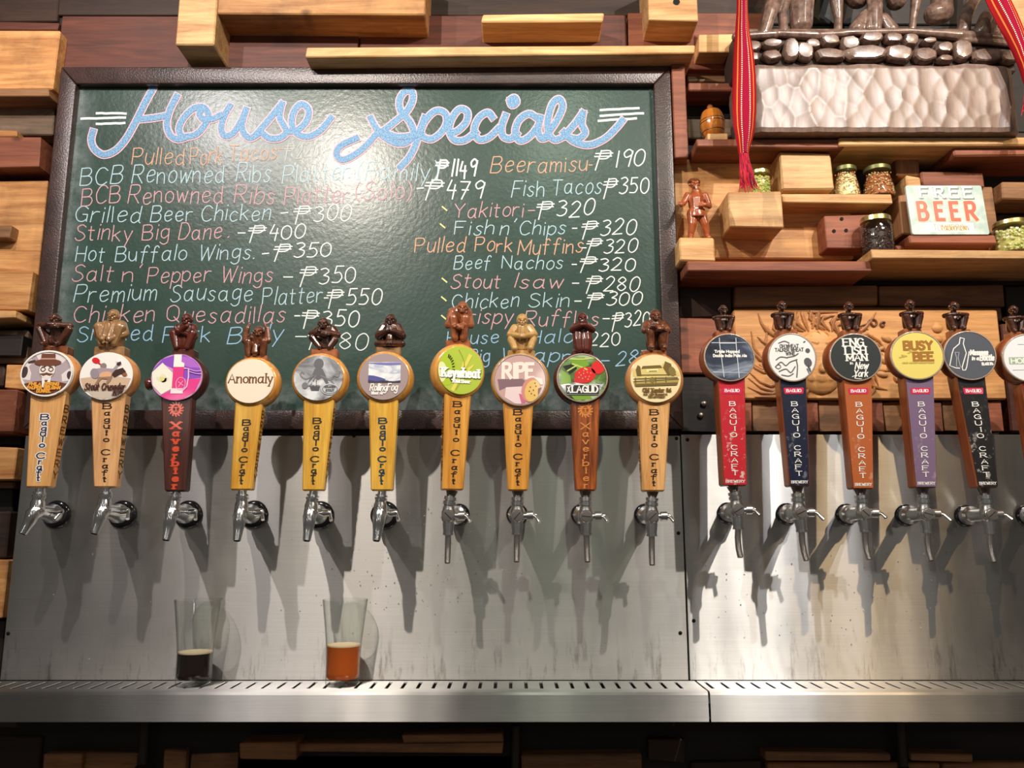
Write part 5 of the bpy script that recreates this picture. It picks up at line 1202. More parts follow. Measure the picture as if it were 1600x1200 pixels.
    if n == 5: bmat = misty('grey_mist_print', srgb(110,110,114), srgb(170,172,176), srgb(226,228,230), 1.0)
    elif n == 9: bmat = misty('garden_print', srgb(30,40,26), srgb(96,130,60), srgb(170,190,150), 1.2, 2.0)
    elif n == 11: bmat = misty('night_print', srgb(24,30,42), srgb(60,70,88), srgb(150,160,176), .8, 7.0)
    else: bmat = badge_base(BASECOL[n])
    bd = obj('badge', mb, bmat, root, True, autos=30)
    fr.o = bc + nf*.0030
    A = Art(fr, RX, RZ, bd); badge_art(n, A)
    if n in (8, 9, 11, 12, 13, 14, 15, 16):     # clear rim of the domed badge
        mb = MB(); RR = []
        for dd, sc_ in ((.0004, 1.0), (.0004, 1.05), (.0028, 1.055), (.0038, 1.03), (.0036, 1.0)):
            RR.append([bc + r*math.cos(2*PI*q/48)*RX*sc_ + Vector((0, 0, 1))*math.sin(2*PI*q/48)*RZ*sc_ + nf*dd for q in range(48)])
        RR.append(RR[0]); mb.ring_loft(RR, False)
        obj('clear_rim', mb, plain('resin_rim', srgb(206, 186, 168), .12, 0, 1, trans=.35), bd, True, autos=60)
    # --- lettering on the handle ---
    fh = Frame(hb, r, tdir); fh.n = nf
    HL = (ht - hb).length
    def stack(word, z0, z1, wpx, hgt, wd, serif, con, col, label=None, skew=0, dx=0, d=.0004, parent=hd, name='lettering', cap=None):
        """letters upright, one above the other, from z0 (top) down to z1, as fractions of the handle height"""
        mb = MB(); m_ = len(word)
        for i, ch in enumerate(word):
            if ch == ' ': continue
            q = z0 + (z1 - z0)*i/(m_-1)
            low = ch.islower() and ch not in 'bdfhklt'
            hh = hgt * (1.12 if ch.isupper() else 1.0)
            ww = wpx * (.62 if ch.islower() else 1.0)
            if ch in 'Iilrt1': ww *= .5
            X = lambda x, y: fh(x, y, d)
            put_text(mb, ch, dx - ww/2 + skew*(i-m_/2), dx + ww/2 + skew*(i-m_/2), q*HL - hgt*.5, hh, wd, X, serif=serif, contrast=con)
        o = obj(name, mb, col if not isinstance(col, tuple) else ink(col), parent)
        if label: o['label'] = label
        return o
    s1 = .001
    tx = k.get('txt')
    if tx == 'serif_black':
        stack('Baguio Craft', .88, .09, .0125, .0070, .0021, True, .45, srgb(40, 24, 16))
    elif tx in ('burn_dark', 'burn_teal', 'burn_white'):
        if tx == 'burn_white': stack('Baguio Craft', .76, .10, .0125, .0072, .0050, False, .2, srgb(232, 226, 220), d=.0003)
        col = {'burn_dark': srgb(52, 44, 34), 'burn_teal': srgb(26, 58, 74), 'burn_white': srgb(34, 36, 66)}[tx]
        stack('Baguio Craft', .76, .10, .0120, .0072, .0022, False, .35, col, d=.0005)
    elif tx in ('orange_burn', 'faint_burn'):
        col = srgb(206, 74, 44) if n == 3 else srgb(206, 128, 62)
        stack('Xaverbier', .70, .06, .0135, .0085, .0036 if n == 3 else .0020, True, .3, col)
        # lion-head emblem: ring with rays and a face
        mb = MB(); c0 = (0, HL*.88)
        X = lambda x, y: fh(x, y, .0004)
        rad_ = .0095
        for q in range(14):
            a = 2*PI*q/14; ribbon(mb, [(c0[0] + math.cos(a)*rad_*.72, c0[1] + math.sin(a)*rad_*.72), (c0[0] + math.cos(a+.25)*rad_*1.15, c0[1] + math.sin(a+.25)*rad_*1.15)], .0022, X)
        ribbon(mb, [(c0[0] + math.cos(2*PI*q/24)*rad_*.66, c0[1] + math.sin(2*PI*q/24)*rad_*.74) for q in range(25)], .0028, X)
        for q in (-1, 1):
            ribbon(mb, [(q*.0012, c0[1]+.0022), (q*.0042, c0[1]+.003)], .0014, X); ribbon(mb, [(q*.001, c0[1]-.004), (q*.0032, c0[1]-.0028)], .0012, X)
        ribbon(mb, [(0, c0[1]+.003), (0, c0[1]-.003)], .0018, X)
        obj('lion_emblem', mb, ink(col), hd)['label'] = 'burnt lion-head emblem'
    if k.get('skin'):
        # coloured face plate, brand label and foot line
        mb = MB()
        def pl(q, inset): 
            z = q*HL; w_ = (hbw*pb + (htw*pt - hbw*pb)*q)/2 - inset; return w_, z
        w0, z0 = pl(.01, .0018); w1, z1 = pl(1.04, .0015)
        mb.add([fh(-w0, z0, .0001), fh(w0, z0, .0001), fh(w1, z1, .0001), fh(-w1, z1, .0001), fh(-w0, z0, .0008), fh(w0, z0, .0008), fh(w1, z1, .0008), fh(-w1, z1, .0008)],
               [(0,1,2,3),(4,5,6,7),(0,1,5,4),(1,2,6,5),(2,3,7,6),(3,0,4,7)])
        fp = obj('face_plate', mb, k['skin'], hd); fp['label'] = 'printed colour face'
        stack('BAGUIO CRAFT', .78, .12, .0088, .0056, .0014, True, .4, WHT, d=.0012)
        mb = MB(); put_text(mb, 'BREWERY', -w0*.85, w0*.85, HL*.03, .0036, .0008, lambda x, y: fh(x, y, .0012), serif=True, contrast=.3)
        obj('lettering', mb, ink(WHT), hd)
        lw = .0150; yb_ = HL*.885; lh = .0075
        mb = MB(); mb.add([fh(x, y, .0012) for x, y in ((-lw+.001, yb_-.001), (lw-.002, yb_-.001), (lw-.001, yb_), (lw, yb_+lh), (lw-.001, yb_+lh+.001), (-lw+.001, yb_+lh+.001), (-lw, yb_+lh), (-lw+.001, yb_))], [tuple(range(8))])
        tg_ = obj('maker_label', mb, ink(srgb(206, 30, 76)), hd); tg_['label'] = 'small crimson name label'
        mb = MB(); put_text(mb, 'BAGUIO', -lw*.72, lw*.72, yb_+.0018, .0042, .0011, lambda x, y: fh(x, y, .0015), serif=True, contrast=.35)
        obj('lettering', mb, ink(srgb(250, 240, 240)), hd)
    sd = k.get('sd', 1)
    if n in (1, 2, 4, 7, 10, 8, 5):             # word burnt into the side face
        sr = -nf*sd; o_ = hb + r*(sd*hbw*pb*.5) - nf*(thick*.5)
        mb = MB(); wid = (htw*pt-hbw*pb)*.5
        for i, ch in enumerate('BREWERY'):
            q = .86 - .12*i
            X = lambda x, y: o_ + (tdir + r*sd*wid/HL)*y + (-nf*sd if sd > 0 else nf)*x + r*sd*.0004
            put_text(mb, ch, -.006, .006, q*HL - .005, .0105, .0020, X, serif=False, contrast=.2)
        obj('side_lettering', mb, ink(srgb(120, 66, 30) if n != 2 else srgb(86, 66, 40)), hd)
    if n == 3:
        m = MB(); p = W(234, 600, YD + .022); m.ell(p, (.0070, .008, .010), None, 14, 9); m.ell(p + Vector((-.003, -.003, .003)), (.004, .004, .005), None, 10, 7)
        m.cap(p, p + Vector((.014, .002, 0)), .006, .007); remeshed('side_ear', m, FIG['red'], root, voxel=.0008)
    # --- carved figure and its plinth ---
    kind, fm, fx, fy0, fy1, fwid = k['fig']
    x0, x1, y0, y1 = k['base']
    YFG = YH + .013
    a = W(x0, (y0+y1)/2, YFG - .010); b_ = W(x1, (y0+y1)/2, YFG - .010); t_ = W(fx, y0, YFG - .010); u_ = W(fx, y1 + 10, YFG - .010)
    mb = MB(); mb.box(a.x, b_.x, YFG - .010, YFG + .012, u_.z, t_.z, .0018); obj('plinth', mb, FIG[k['bm']], root)
    foot = W(fx, fy1, YFG); topz = W(fx, fy0, YFG).z
    hgt = topz - foot.z
    wn = {'squat_folded': .98, 'upright_broad': .92, 'crossed_chest': .78, 'hands_on_head': .78, 'arm_across': .92, 'lotus': .9, 'hugging': .8, 'praying': .96, 'bearded_robe': .76, 'crossed_knees': .72, 'small_crouched': .76}[kind]
    P = Pmap((foot.x, YFG, t_.z - .0005), hgt + .001, fwid*PXM(fy1, YFG)/(hgt*wn), 0)
    m = MB(); figure(kind, m, P)
    m.v = [Vector((v.x, v.y, max(v.z, t_.z - .002))) for v in m.v] if 0 else m.v
    remeshed('carved_figure', m, FIG[fm], root, voxel=hgt/105)
    return root
for k in T: build_tap(k)
def thinglass(name, tint=(.96, .98, .96, 1), refl=1.0):
    """clear glass wall thin enough not to bend what is behind it"""
    m = bpy.data.materials.new(name); m.use_nodes = True; nt = m.node_tree; nt.nodes.clear(); L = nt.links.new
    o = N(nt, 'ShaderNodeOutputMaterial'); t = N(nt, 'ShaderNodeBsdfTransparent'); g = N(nt, 'ShaderNodeBsdfGlossy')
    t.inputs[0].default_value = tint; g.inputs['Roughness'].default_value = .03; g.inputs['Color'].default_value = (.95, .97, .95, 1)
    fr = N(nt, 'ShaderNodeLayerWeight'); fr.inputs['Blend'].default_value = .5
    pw = N(nt, 'ShaderNodeMath', operation='POWER'); L(fr.outputs['Facing'], pw.inputs[0]); pw.inputs[1].default_value = 4.5
    mu = N(nt, 'ShaderNodeMath', operation='MULTIPLY_ADD'); L(pw.outputs[0], mu.inputs[0]); mu.inputs[1].default_value = .7*refl; mu.inputs[2].default_value = .04
    ed = N(nt, 'ShaderNodeMath', operation='POWER'); L(fr.outputs['Facing'], ed.inputs[0]); ed.inputs[1].default_value = 5.0
    em = N(nt, 'ShaderNodeMix', data_type='RGBA'); L(ed.outputs[0], em.inputs[0]); em.inputs[6].default_value = tint; em.inputs[7].default_value = (.45, .47, .45, 1); L(em.outputs[2], t.inputs[0])  # edge outline of the glass put into the tint, darker at grazing angles
    mx = N(nt, 'ShaderNodeMixShader'); L(mu.outputs[0], mx.inputs[0]); L(t.outputs[0], mx.inputs[1]); L(g.outputs[0], mx.inputs[2]); L(mx.outputs[0], o.inputs[0])
    return m
GL = thinglass('clear_glass', (.965, .975, .965, 1), 1.0)
GLJ = thinglass('jar_glass', (.965, .98, .96, 1), 1.0)
# ---------------------------------------------------------------- beer glasses
def beer_glass(px, pyb, wb, wt, ytop, ybeer, beer, foam, label):
    Yc = -.040
    zb = ZT + .0002
    c = W(px, pyb, Yc); c.z = zb
    rb = wb*.5*PXM(1050, Yc); rt = wt*.5*PXM(940, Yc)
    H = W(px, ytop, Yc).z - zb; hb_ = W(px, ybeer, Yc).z - zb
    root = empty('beer_glass', c); tag(root, label, 'beer glass', 'beer glasses on the drip tray')
    def R(h):
        t = h / H
        return rb*(1 + .02*t) + (rt - rb)*max(0, (t - .35)/.65)**1.25
    prof = [(0, rb*.90), (.001, rb*.98), (.004, rb)] + [(H*q/16, R(H*q/16)) for q in range(1, 17)]
    inner = [(h, r_ - .0011) for h, r_ in prof[::-1] if h > .0095] + [(.0095, rb - .004), (.0088, .0006)]
    m = MB(); m.lathe(c, (0, 0, 1), prof + [(H + .0006, R(H) - .0005)] + inner, 48)
    obj('glass_wall', m, GL, root, True, autos=60)
    m = MB(); m.lathe(c, (0, 0, 1), [(.0097, .001), (.0099, rb - .0045), (.0120, rb - .0014)] + [(.012 + (hb_ - .012)*q/6, R(.012 + (hb_-.012)*q/6) - .0013) for q in range(1, 7)] + [(hb_ + .0001, .001)], 48)
    obj('beer', m, beer, root, True, autos=60)
    m = MB(); m.lathe(c, (0, 0, 1), [(hb_ + .0002, .001), (hb_ + .0002, R(hb_) - .0014), (hb_ + .0022, R(hb_) - .0014), (hb_ + .0019, R(hb_) - .006), (hb_ + .0016, .001)], 40)
    obj('foam', m, foam, root, True)
    return root
M_stout = plain('stout', (.012, .004, .003, 1), .08)
mA, ntA, bA = newmat('amber_ale'); bA.inputs['Base Color'].default_value = srgb(206, 98, 22); bA.inputs['Roughness'].default_value = .1
bA.inputs['Subsurface Weight'].default_value = .5; bA.inputs['Subsurface Radius'].default_value = (1, .4, .1); bA.inputs['Subsurface Scale'].default_value = .02; bA.inputs['Transmission Weight'].default_value = .15
beer_glass(302, 1068, 54, 71, 937, 1020, M_stout, plain('tan_foam', srgb(200, 182, 152), .8), 'beer glass with black stout on the tray, the left of the two')
beer_glass(535, 1070, 53, 69, 937, 1009, mA, plain('pale_foam', srgb(232, 206, 168), .8), 'beer glass with amber ale on the tray, the right of the two')
# ---------------------------------------------------------------- water beads on the steel
h = random.Random(21)
mA_, mB_ = MB(), MB()
for i in range(260):
    if i < 130: px = h.gauss(640, 80); py = h.uniform(790, 960)
    elif i < 210: px = h.uniform(1090, 1480); py = h.uniform(850, 1010)
    else: px = h.uniform(60, 1000); py = h.uniform(800, 1040)
    p = W(px, py, 0); r_ = h.uniform(.0005, .0013)
    (mA_ if px < 1068 else mB_).ell(p + Vector((0, -.0001, 0)), (r_, r_*.6, r_*h.uniform(1, 1.5)), None, 8, 5)
M_drop = plain('water', (.9, .92, .92, 1), .03, 0, 0, .6, trans=.8, ior=1.33)
for m, par in ((mA_, pA), (mB_, pB)):
    o = obj('water_drops', m, M_drop, par, True); o['kind'] = 'stuff'
# ---------------------------------------------------------------- jars
LID = plain('brass_lid', srgb(200, 186, 130), .28, .9)
def jar(px, ytop, ybot, wpx, Yc, lidm, cont, fill, label, shape='straight', under=None, sz=.0035, lidw=.98):
    s_ = PXM((ytop+ybot)/2, Yc); R = wpx*.5*s_
    zb = W(px, ybot, Yc - R*.9).z; H = W(px, ytop, Yc - R*.9).z - zb
    if under is not None: zb = under + .0003
    c = Vector((W(px, ybot, Yc).x, Yc, zb)); root = empty('spice_jar', c); tag(root, label, 'jar', 'ingredient jars on the shelves')
    if shape == 'straight': rr = [(0, .86), (.03, .97), (.08, 1), (.70, 1), (.80, .92), (.84, .84), (.95, .84)]
    else: rr = [(0, .92), (.04, 1), (.12, 1.0), (.45, .90), (.68, .80), (.78, .74), (.95, .74)]
    m = MB(); m.lathe(c, (0, 0, 1), [(H*a, R*b) for a, b in rr] + [(H*.95, R*(rr[-1][1]) - .001)] + [(max(H*a, .002), R*b - .0014) for a, b in rr[::-1]] + [(.002, .0005)], 36)
    obj('jar_glass', m, GLJ, root, True, autos=50)
    lr = R*(rr[-1][1] + .05); m = MB(); m.lathe(c, (0, 0, 1), [(H*.86, lr), (H*.865, lr + .0006), (H*.98, lr + .0004), (H, lr - .001), (H*1.003, lr - .003), (H*.995, .0005)], 40)
    obj('lid', m, lidm, root, True, autos=35)
    m = MB(); hh = random.Random(int(px))
    hf = H*fill
    def rad(z):
        t = z/H
        for (a, b), (a2, b2) in zip(rr, rr[1:]):
            if t <= a2: return R*(b + (b2-b)*(t-a)/(a2-a))
        return R*rr[-1][1]
    m.lathe(c, (0, 0, 1), [(.0022, .001)] + [(.0024 + (hf*.94-.0024)*q/6, rad(.0024 + (hf*.94-.0024)*q/6) - .0042) for q in range(7)] + [(hf*.94, .001)], 20)
    core = obj('contents_core', m, cont[0], root, True)
    for ci, cm in enumerate(cont):
        m = MB(); cnt = int((240 if sz < .003 else 120)/len(cont))
        for i in range(cnt):
            a = hh.uniform(PI, 2*PI) if hh.random() < .85 else hh.uniform(0, PI)
            z = hh.uniform(.0035, hf); top = hh.random() < .18
            rz = rad(z) - .0016 - sz*.45
            if top: z = hf*.95; rz *= math.sqrt(hh.random())
            m.ell(c + Vector((math.cos(a)*rz, math.sin(a)*rz, z)), (sz*hh.uniform(.4, .6), sz*hh.uniform(.4, .6), sz*hh.uniform(.35, .6)), (hh.uniform(0, 3), hh.uniform(0, 3), 0), 6, 4)
        o = obj('contents', m, cm, root, True); o['kind'] = 'stuff'
    return root
grn = plain('hop_green', srgb(176, 188, 96), .7); yel = plain('hop_yellow', srgb(206, 196, 120), .7); crm = plain('grain_cream', srgb(240, 226, 180), .7)
brn = plain('grain_brown', srgb(176, 104, 56), .6); org = plain('grain_orange', srgb(206, 132, 78), .6); dkb = plain('dark_malt', srgb(62, 38, 34), .45); dkp = plain('dark_malt_plum', srgb(92, 60, 58), .4)
def topz(o): return max((o.matrix_world @ Vector(v)).z for v in o.bound_box)
bpy.context.view_layer.update()
def top_of(o):
    w_ = Vector(o['_w']); return w_.z + max(v.co.z for v in o.data.vertices)
BLK_ = {ob.name: ob for ob in bpy.data.objects}
big = None
for ob in wall_back.children:
    w_ = Vector(ob['_w'])
    if ob.name.startswith('wood_block') and abs(w_.x - W(1181, 327, -.03).x) < .004: big = ob
jar(1188, 257, 298, 34, .0, LID, (yel, grn), .72, 'jar of pale green hops behind the red tassel', under=top_of(big), sz=.0055, lidw=.95)
jar(1323, 254, 303, 42, .006, plain('olive_lid', srgb(110, 112, 70), .4, .6), (crm, org), .78, 'jar of cream and orange grain, the left of the dark-lidded pair', 'flask', top_of(SHELF_JARS), .0026)
jar(1373, 254, 303, 50, .006, MC['olive_lid'], (brn, crm, org), .76, 'jar of toasted brown grain, the right of the dark-lidded pair', 'flask', top_of(SHELF_JARS), .0026)
jar(1372, 338, 396, 50, -.034, LID, (dkb, dkp), .66, 'jar of dark roasted malt beside the red block', under=top_of(SHELF_PALE), sz=.0026)
jar(1584, 346, 397, 56, -.034, LID, (yel, grn, crm), .70, 'jar of yellow-green hop pellets at the right edge', under=top_of(SHELF_PALE), sz=.0060)
# ---------------------------------------------------------------- sign
ys = -.046
a, b_ = W(1422, 326, ys), W(1542, 326, ys); zt_, zb_ = W(1482, 286, ys).z, top_of(SIGN_STRIP) + .0003
cx_ = (a.x + b_.x)/2; sw_ = (b_.x - a.x)/2; shh = zt_ - zb_
root = empty('beer_sign', (cx_, ys + .005, zb_)); tag(root, 'pale mint sign reading FREE BEER propped on the red strip', 'sign')
lean = .10
sf = Frame((cx_, ys, zb_), (1, 0, 0), (0, lean, 1)); sf.n = Vector((0, -1, lean)).normalized()
m = MB(); rc = .0035; P2 = []
for cx2, cy2, a0 in ((sw_-rc, rc, -PI/2), (sw_-rc, shh-rc, 0), (-sw_+rc, shh-rc, PI/2), (-sw_+rc, rc, PI)):
    P2 += [(cx2 + rc*math.cos(a0 + PI/2*q/4), cy2 + rc*math.sin(a0 + PI/2*q/4)) for q in range(5)]
m.ring_loft([[sf(x, y, 0) for x, y in P2], [sf(x, y, -.0045) for x, y in P2]])
bdm, nt, bb = newmat('mint_print'); tc = N(nt, 'ShaderNodeTexCoord'); nn = N(nt, 'ShaderNodeTexNoise', Scale=40.0, Detail=5.0); nt.links.new(tc.outputs['Object'], nn.inputs['Vector'])
rp = N(nt, 'ShaderNodeValToRGB'); rp.color_ramp.elements[0].color = srgb(170, 190, 182); rp.color_ramp.elements[1].color = srgb(204, 214, 206); rp.color_ramp.elements[0].position = .4; rp.color_ramp.elements[1].position = .6
nt.links.new(nn.outputs['Fac'], rp.inputs[0]); nt.links.new(rp.outputs[0], bb.inputs['Base Color']); bb.inputs['Roughness'].default_value = .5
brd = obj('sign_board', m, bdm, root)
U_ = sw_/60.0
def sx(px): return (px - 1482)*U_
def sy(py): return (367 - py)/81.0*shh
for i, (ch, x0, x1) in enumerate((('F',1443,1455),('R',1467,1480),('E',1490,1503),('E',1512,1525))):
    m = MB(); put_text(m, ch, sx(x0+1.6), sx(x1+1.6), sy(308), sy(290)-sy(307), .0036, lambda x, y: sf(x, y, .0003), serif=True); obj('letter', m, ink(srgb(120, 124, 124)), brd)  # grey offset copy: the embossed letter's shadow put in as ink
    m = MB(); put_text(m, ch, sx(x0), sx(x1), sy(306), sy(289)-sy(306), .0036, lambda x, y: sf(x, y, .0006), serif=True); obj('letter', m, ink(srgb(250, 250, 246)), brd)
for i, (ch, x0, x1) in enumerate((('B',1437,1450),('E',1464,1475),('E',1488,1499),('R',1512,1526))):
    m = MB(); put_text(m, ch, sx(x0), sx(x1), sy(343), sy(315)-sy(343), .0088, lambda x, y: sf(x, y, .0003)); obj('letter', m, ink(srgb(240, 216, 180)), brd)
    m = MB(); put_text(m, ch, sx(x0), sx(x1), sy(343), sy(315)-sy(343), .0062, lambda x, y: sf(x, y, .0006)); obj('letter', m, ink(srgb(198, 92, 76)), brd)
m = MB(); m.add([sf(sx(x), sy(y), .0002) for x, y in ((1443,363),(1519,363),(1519,348),(1443,348))], [(0,1,2,3)]); obj('white_strip', m, ink(srgb(244, 244, 240)), brd)
m = MB(); put_text(m, 'TOMORROW', sx(1456), sx(1512), sy(361), sy(351)-sy(361), .0007, lambda x, y: sf(x, y, .0005)); obj('lettering', m, ink(srgb(160, 140, 90)), brd)
m = MB(); put_text(m, 'tomorrow', sx(1468), sx(1506), sy(360), sy(350)-sy(360), .0009, lambda x, y: sf(x, y, .0007), slant=.2); obj('lettering', m, ink(srgb(200, 160, 60)), brd)
# ---------------------------------------------------------------- little barrel
YBl = -.012; zc = top_of(SHELF_BARREL) + .0003
c0 = W(1117, 214, YBl); c0.z = zc
root = empty('barrel_ornament', c0); tag(root, 'small varnished wooden barrel ornament on its own block', 'ornament')
bs = PXM(190, YBl); m = MB(); m.box(c0.x - 15*bs, c0.x + 16*bs, YBl - .016, YBl + .014, zc, zc + 12*bs, .001); obj('stand_block', m, M_pineL, root)
BAR = wood('barrel_wood', srgb(176, 96, 28), srgb(206, 126, 44), 'Z', .2, 1.0, .9, knots=False, var=.02); Hb = 44*bs
cc = c0 + Vector((-2*bs, -.002, 12*bs)); ax = Vector((-.06, 0, 1)); Rb = 19*bs
def br_(t): return Rb*(.70 + .30*math.sin(PI*min(1, t*1.0 + .0))**.8) if 0 < t < 1 else Rb*.68
m = MB(); m.lathe(cc, ax, [(0, Rb*.5), (.0002, Rb*.68)] + [(Hb*q/16, br_(q/16)) for q in range(1, 16)] + [(Hb, Rb*.62), (Hb*1.01, Rb*.2)], 36); obj('barrel_body', m, BAR, root, True, autos=50)
for t in (.18, .50, .60):
    m = MB(); r2 = br_(t); m.lathe(cc, ax, [(Hb*t - .0006, r2*.985), (Hb*t - .0005, r2 + .0003), (Hb*t + .0005, r2 + .0003), (Hb*t + .0006, r2*.985)], 36, cap=False); obj('hoop_line', m, plain('burnt_line', (.05, .015, .006, 1), .4), root)
m = MB(); k0 = cc + ax.normalized()*Hb; m.lathe(k0 + Vector((-1*bs, 0, -.001)), ax, [(0, 3.4*bs), (3*bs, 3.2*bs), (4*bs, 4.8*bs), (8*bs, 4.8*bs), (10.5*bs, 3*bs), (11.2*bs, .4*bs)], 18); obj('stopper', m, FIG['orange'], root, True)
# ---------------------------------------------------------------- pipe smoker
YP = -.018; LK[0] = 1.0
blk2 = None
for ob in wall_back.children:
    w_ = Vector(ob['_w'])
    if ob.name.startswith('wood_block') and abs(w_.x - W(1089.5, 389, -.035).x) < .004: blk2 = ob
zf = top_of(blk2) + .0002
c0 = W(1090, 371, YP); c0.z = zf; hgt = W(1090, 275, YP).z - zf
root = empty('pipe_smoker_figurine', c0); tag(root, 'polished wooden figurine of a capped man smoking a pipe', 'figurine')
P = Pmap(c0, hgt, 1.0, 0)
m = MB()
head(m, P, (-.02, -.02, .86), .082)
limb(m, P, [(.01, .02, .74), (.01, .03, .62), (.0, .0, .46), (0, 0, .40)], [.085, .125, .10, .10])
for s in (-1, 1):
    limb(m, P, [(s*.06, 0, .42), (s*.09 + .02, -.03, .24), (s*.12 + .02, 0, .06), (s*.13 + .02, -.05, .025)], [.085, .062, .042, .038])
limb(m, P, [(-.12, .02, .70), (-.20, -.02, .55), (-.24, -.12, .50)], [.055, .042, .034]); hand(m, P, (-.25, -.14, .50), (-.6, 0, .3), 1, .034)
limb(m, P, [(.14, .02, .70), (.19, .0, .53), (.10, -.12, .50)], [.055, .042, .034]); hand(m, P, (.08, -.13, .50), (-1, 0, .1), 1, .034)
remeshed('figure_body', m, FIG['figred'], root, voxel=hgt/150)
m = MB(); m.lathe(P(-.02, 0, .885), (0, -.12, 1), [(0, .094*hgt), (.012*hgt, .098*hgt), (.03*hgt, .088*hgt), (.06*hgt, .06*hgt), (.075*hgt, .01*hgt)], 24); obj('cap', m, FIG['brown'], root, True)
m = MB(); m.lathe(P(0, 0, .34), (0, 0, 1), [(0, .125*hgt), (.02*hgt, .128*hgt), (.09*hgt, .118*hgt), (.10*hgt, .10*hgt)], 24); obj('waistband', m, FIG['figred'], root, True)
m = MB(); m.tube([P(-.02, -.10, .80), P(-.03, -.15, .77), P(-.03, -.17, .74)], [.007*hgt, .008*hgt, .008*hgt], 10); m.lathe(P(-.03, -.17, .725), (0, 0, 1), [(0, .012*hgt), (.03*hgt, .018*hgt), (.034*hgt, .012*hgt)], 14); obj('pipe', m, plain('pipe_bone', srgb(214, 190, 164), .4), root, True)
# ---------------------------------------------------------------- carved lion panel
YL = .020
a = W(1149, 553, YL); b_ = W(1566, 553, YL); zt2 = W(1350, 484, YL).z; zb2 = W(1350, 624, YL).z
root = empty('lion_carving', ((a.x + b_.x)/2, YL, zb2)); tag(root, 'light wooden panel carved with a lion face and scrolls behind the taps', 'carving')
M_carv = wood('carving_wood', srgb(176, 118, 66), srgb(214, 158, 98), knots=False, rough=.55)
M_mane = wood('mane_wood', srgb(150, 94, 50), srgb(186, 128, 76), knots=False, rough=.5)
m = MB(); m.box(a.x, b_.x, YL, YB + .02, zb2, zt2, .0025); obj('panel_board', m, M_carv, root)
def on(px, py, d=0): return W(px, py, YL) + Vector((0, -d, 0))
h = random.Random(5)
cxp, cyp = 1278, 562
for i in range(52):
    an = math.radians(-40 + i*260/45 + h.uniform(-2, 2)) if True else 0
    r0 = 46 + h.uniform(-3, 3); r1 = h.uniform(72, 112)
    pts = []
    sw = h.uniform(-.25, .25) + .15
    for q in range(6):
        t = q/5; rr_ = r0 + (r1 - r0)*t; aa = an + sw*math.sin(t*PI*1.1) 
        x = cxp + rr_*math.cos(aa)*1.12; y = cyp - rr_*math.sin(aa)
        y = min(max(y, 488), 620); x = max(x, 1153)
        pts.append(on(x, y, .0005))
    m = MB(); m.tube(pts, [.0014, .0030, .0036, .0034, .0024, .0008], 8); obj('mane_lock', m, M_mane, root, True)
m = MB(); m.ell(on(1280, 566, 0), (.043, .016, .056), None, 24, 14); m.ell(on(1280, 590, .006), (.016, .010, .014), None, 14, 8); m.cap(on(1280, 545, .008), on(1280, 580, .013), .004, .008)
for s in (-1, 1):
    m.cap(on(1280 + s*8, 538, .012), on(1280 + s*30, 530, .005), .0035, .0025); m.ell(on(1280 + s*17, 549, .008), (.006, .004, .003), None, 12, 8)
    m.ell(on(1280 + s*13, 592, .008), (.010, .006, .008), None, 12, 8)
remeshed('lion_face', m, M_carv, root, voxel=.0011)
for s in (-1, 1):
    m = MB(); m.tube([on(1275 + 3*math.cos(t*.8 + 1)*t*.55*1.0 + 6*s, 527 - 3*math.sin(t*.8 + 1)*t*.4, .008) for t in range(2, 9)], .0010, 7); obj('brow_scroll', m, M_carv, root, True)
def scroll(cx, cy, r, turns, a0, sg=1, tail=0):
    pts = []
    for q in range(18):
        t = q/17; aa = a0 + sg*turns*2*PI*t; rr_ = r*(1 - .8*t)
        pts.append(on(cx + rr_*math.cos(aa), cy - rr_*math.sin(aa), .001))
    if tail: pts = [on(cx + r*math.cos(a0) + tail, cy - r*math.sin(a0) + abs(tail)*.3, .001)] + pts
    m = MB(); m.tube(pts, [.0007] + [.0020]*(len(pts)-2) + [.001], 8); obj('carved_scroll', m, FIG['brown'], root, True)  # dark brown puts the shade of the pierced holes into the scroll colour
scroll(1364, 506, 8, 1.1, PI, -1, -14); scroll(1379, 508, 5, 1.0, PI*.2, 1, 0); scroll(1350, 512, 6, .8, PI*.9, 1, -10)
for (x, y, rx, rz, an) in ((1385,530,9,5,.5),(1376,545,7,4,-.4),(1393,545,8,4,.2),(1380,562,9,5,.9),(1392,575,8,5,-.5),(1378,585,10,5,.3),(1400,592,7,4,1.1),(1358,538,8,6,0),(1352,560,7,12,.2),(1464,512,9,9,0),(1465,530,8,6,.4)):
    m = MB(); s_ = PXM(y, YL); m.ell(on(x, y, 0), (rx*s_, .005, rz*s_), (0, an, 0), 14, 8); obj('carved_leaf', m, M_carv, root, True)
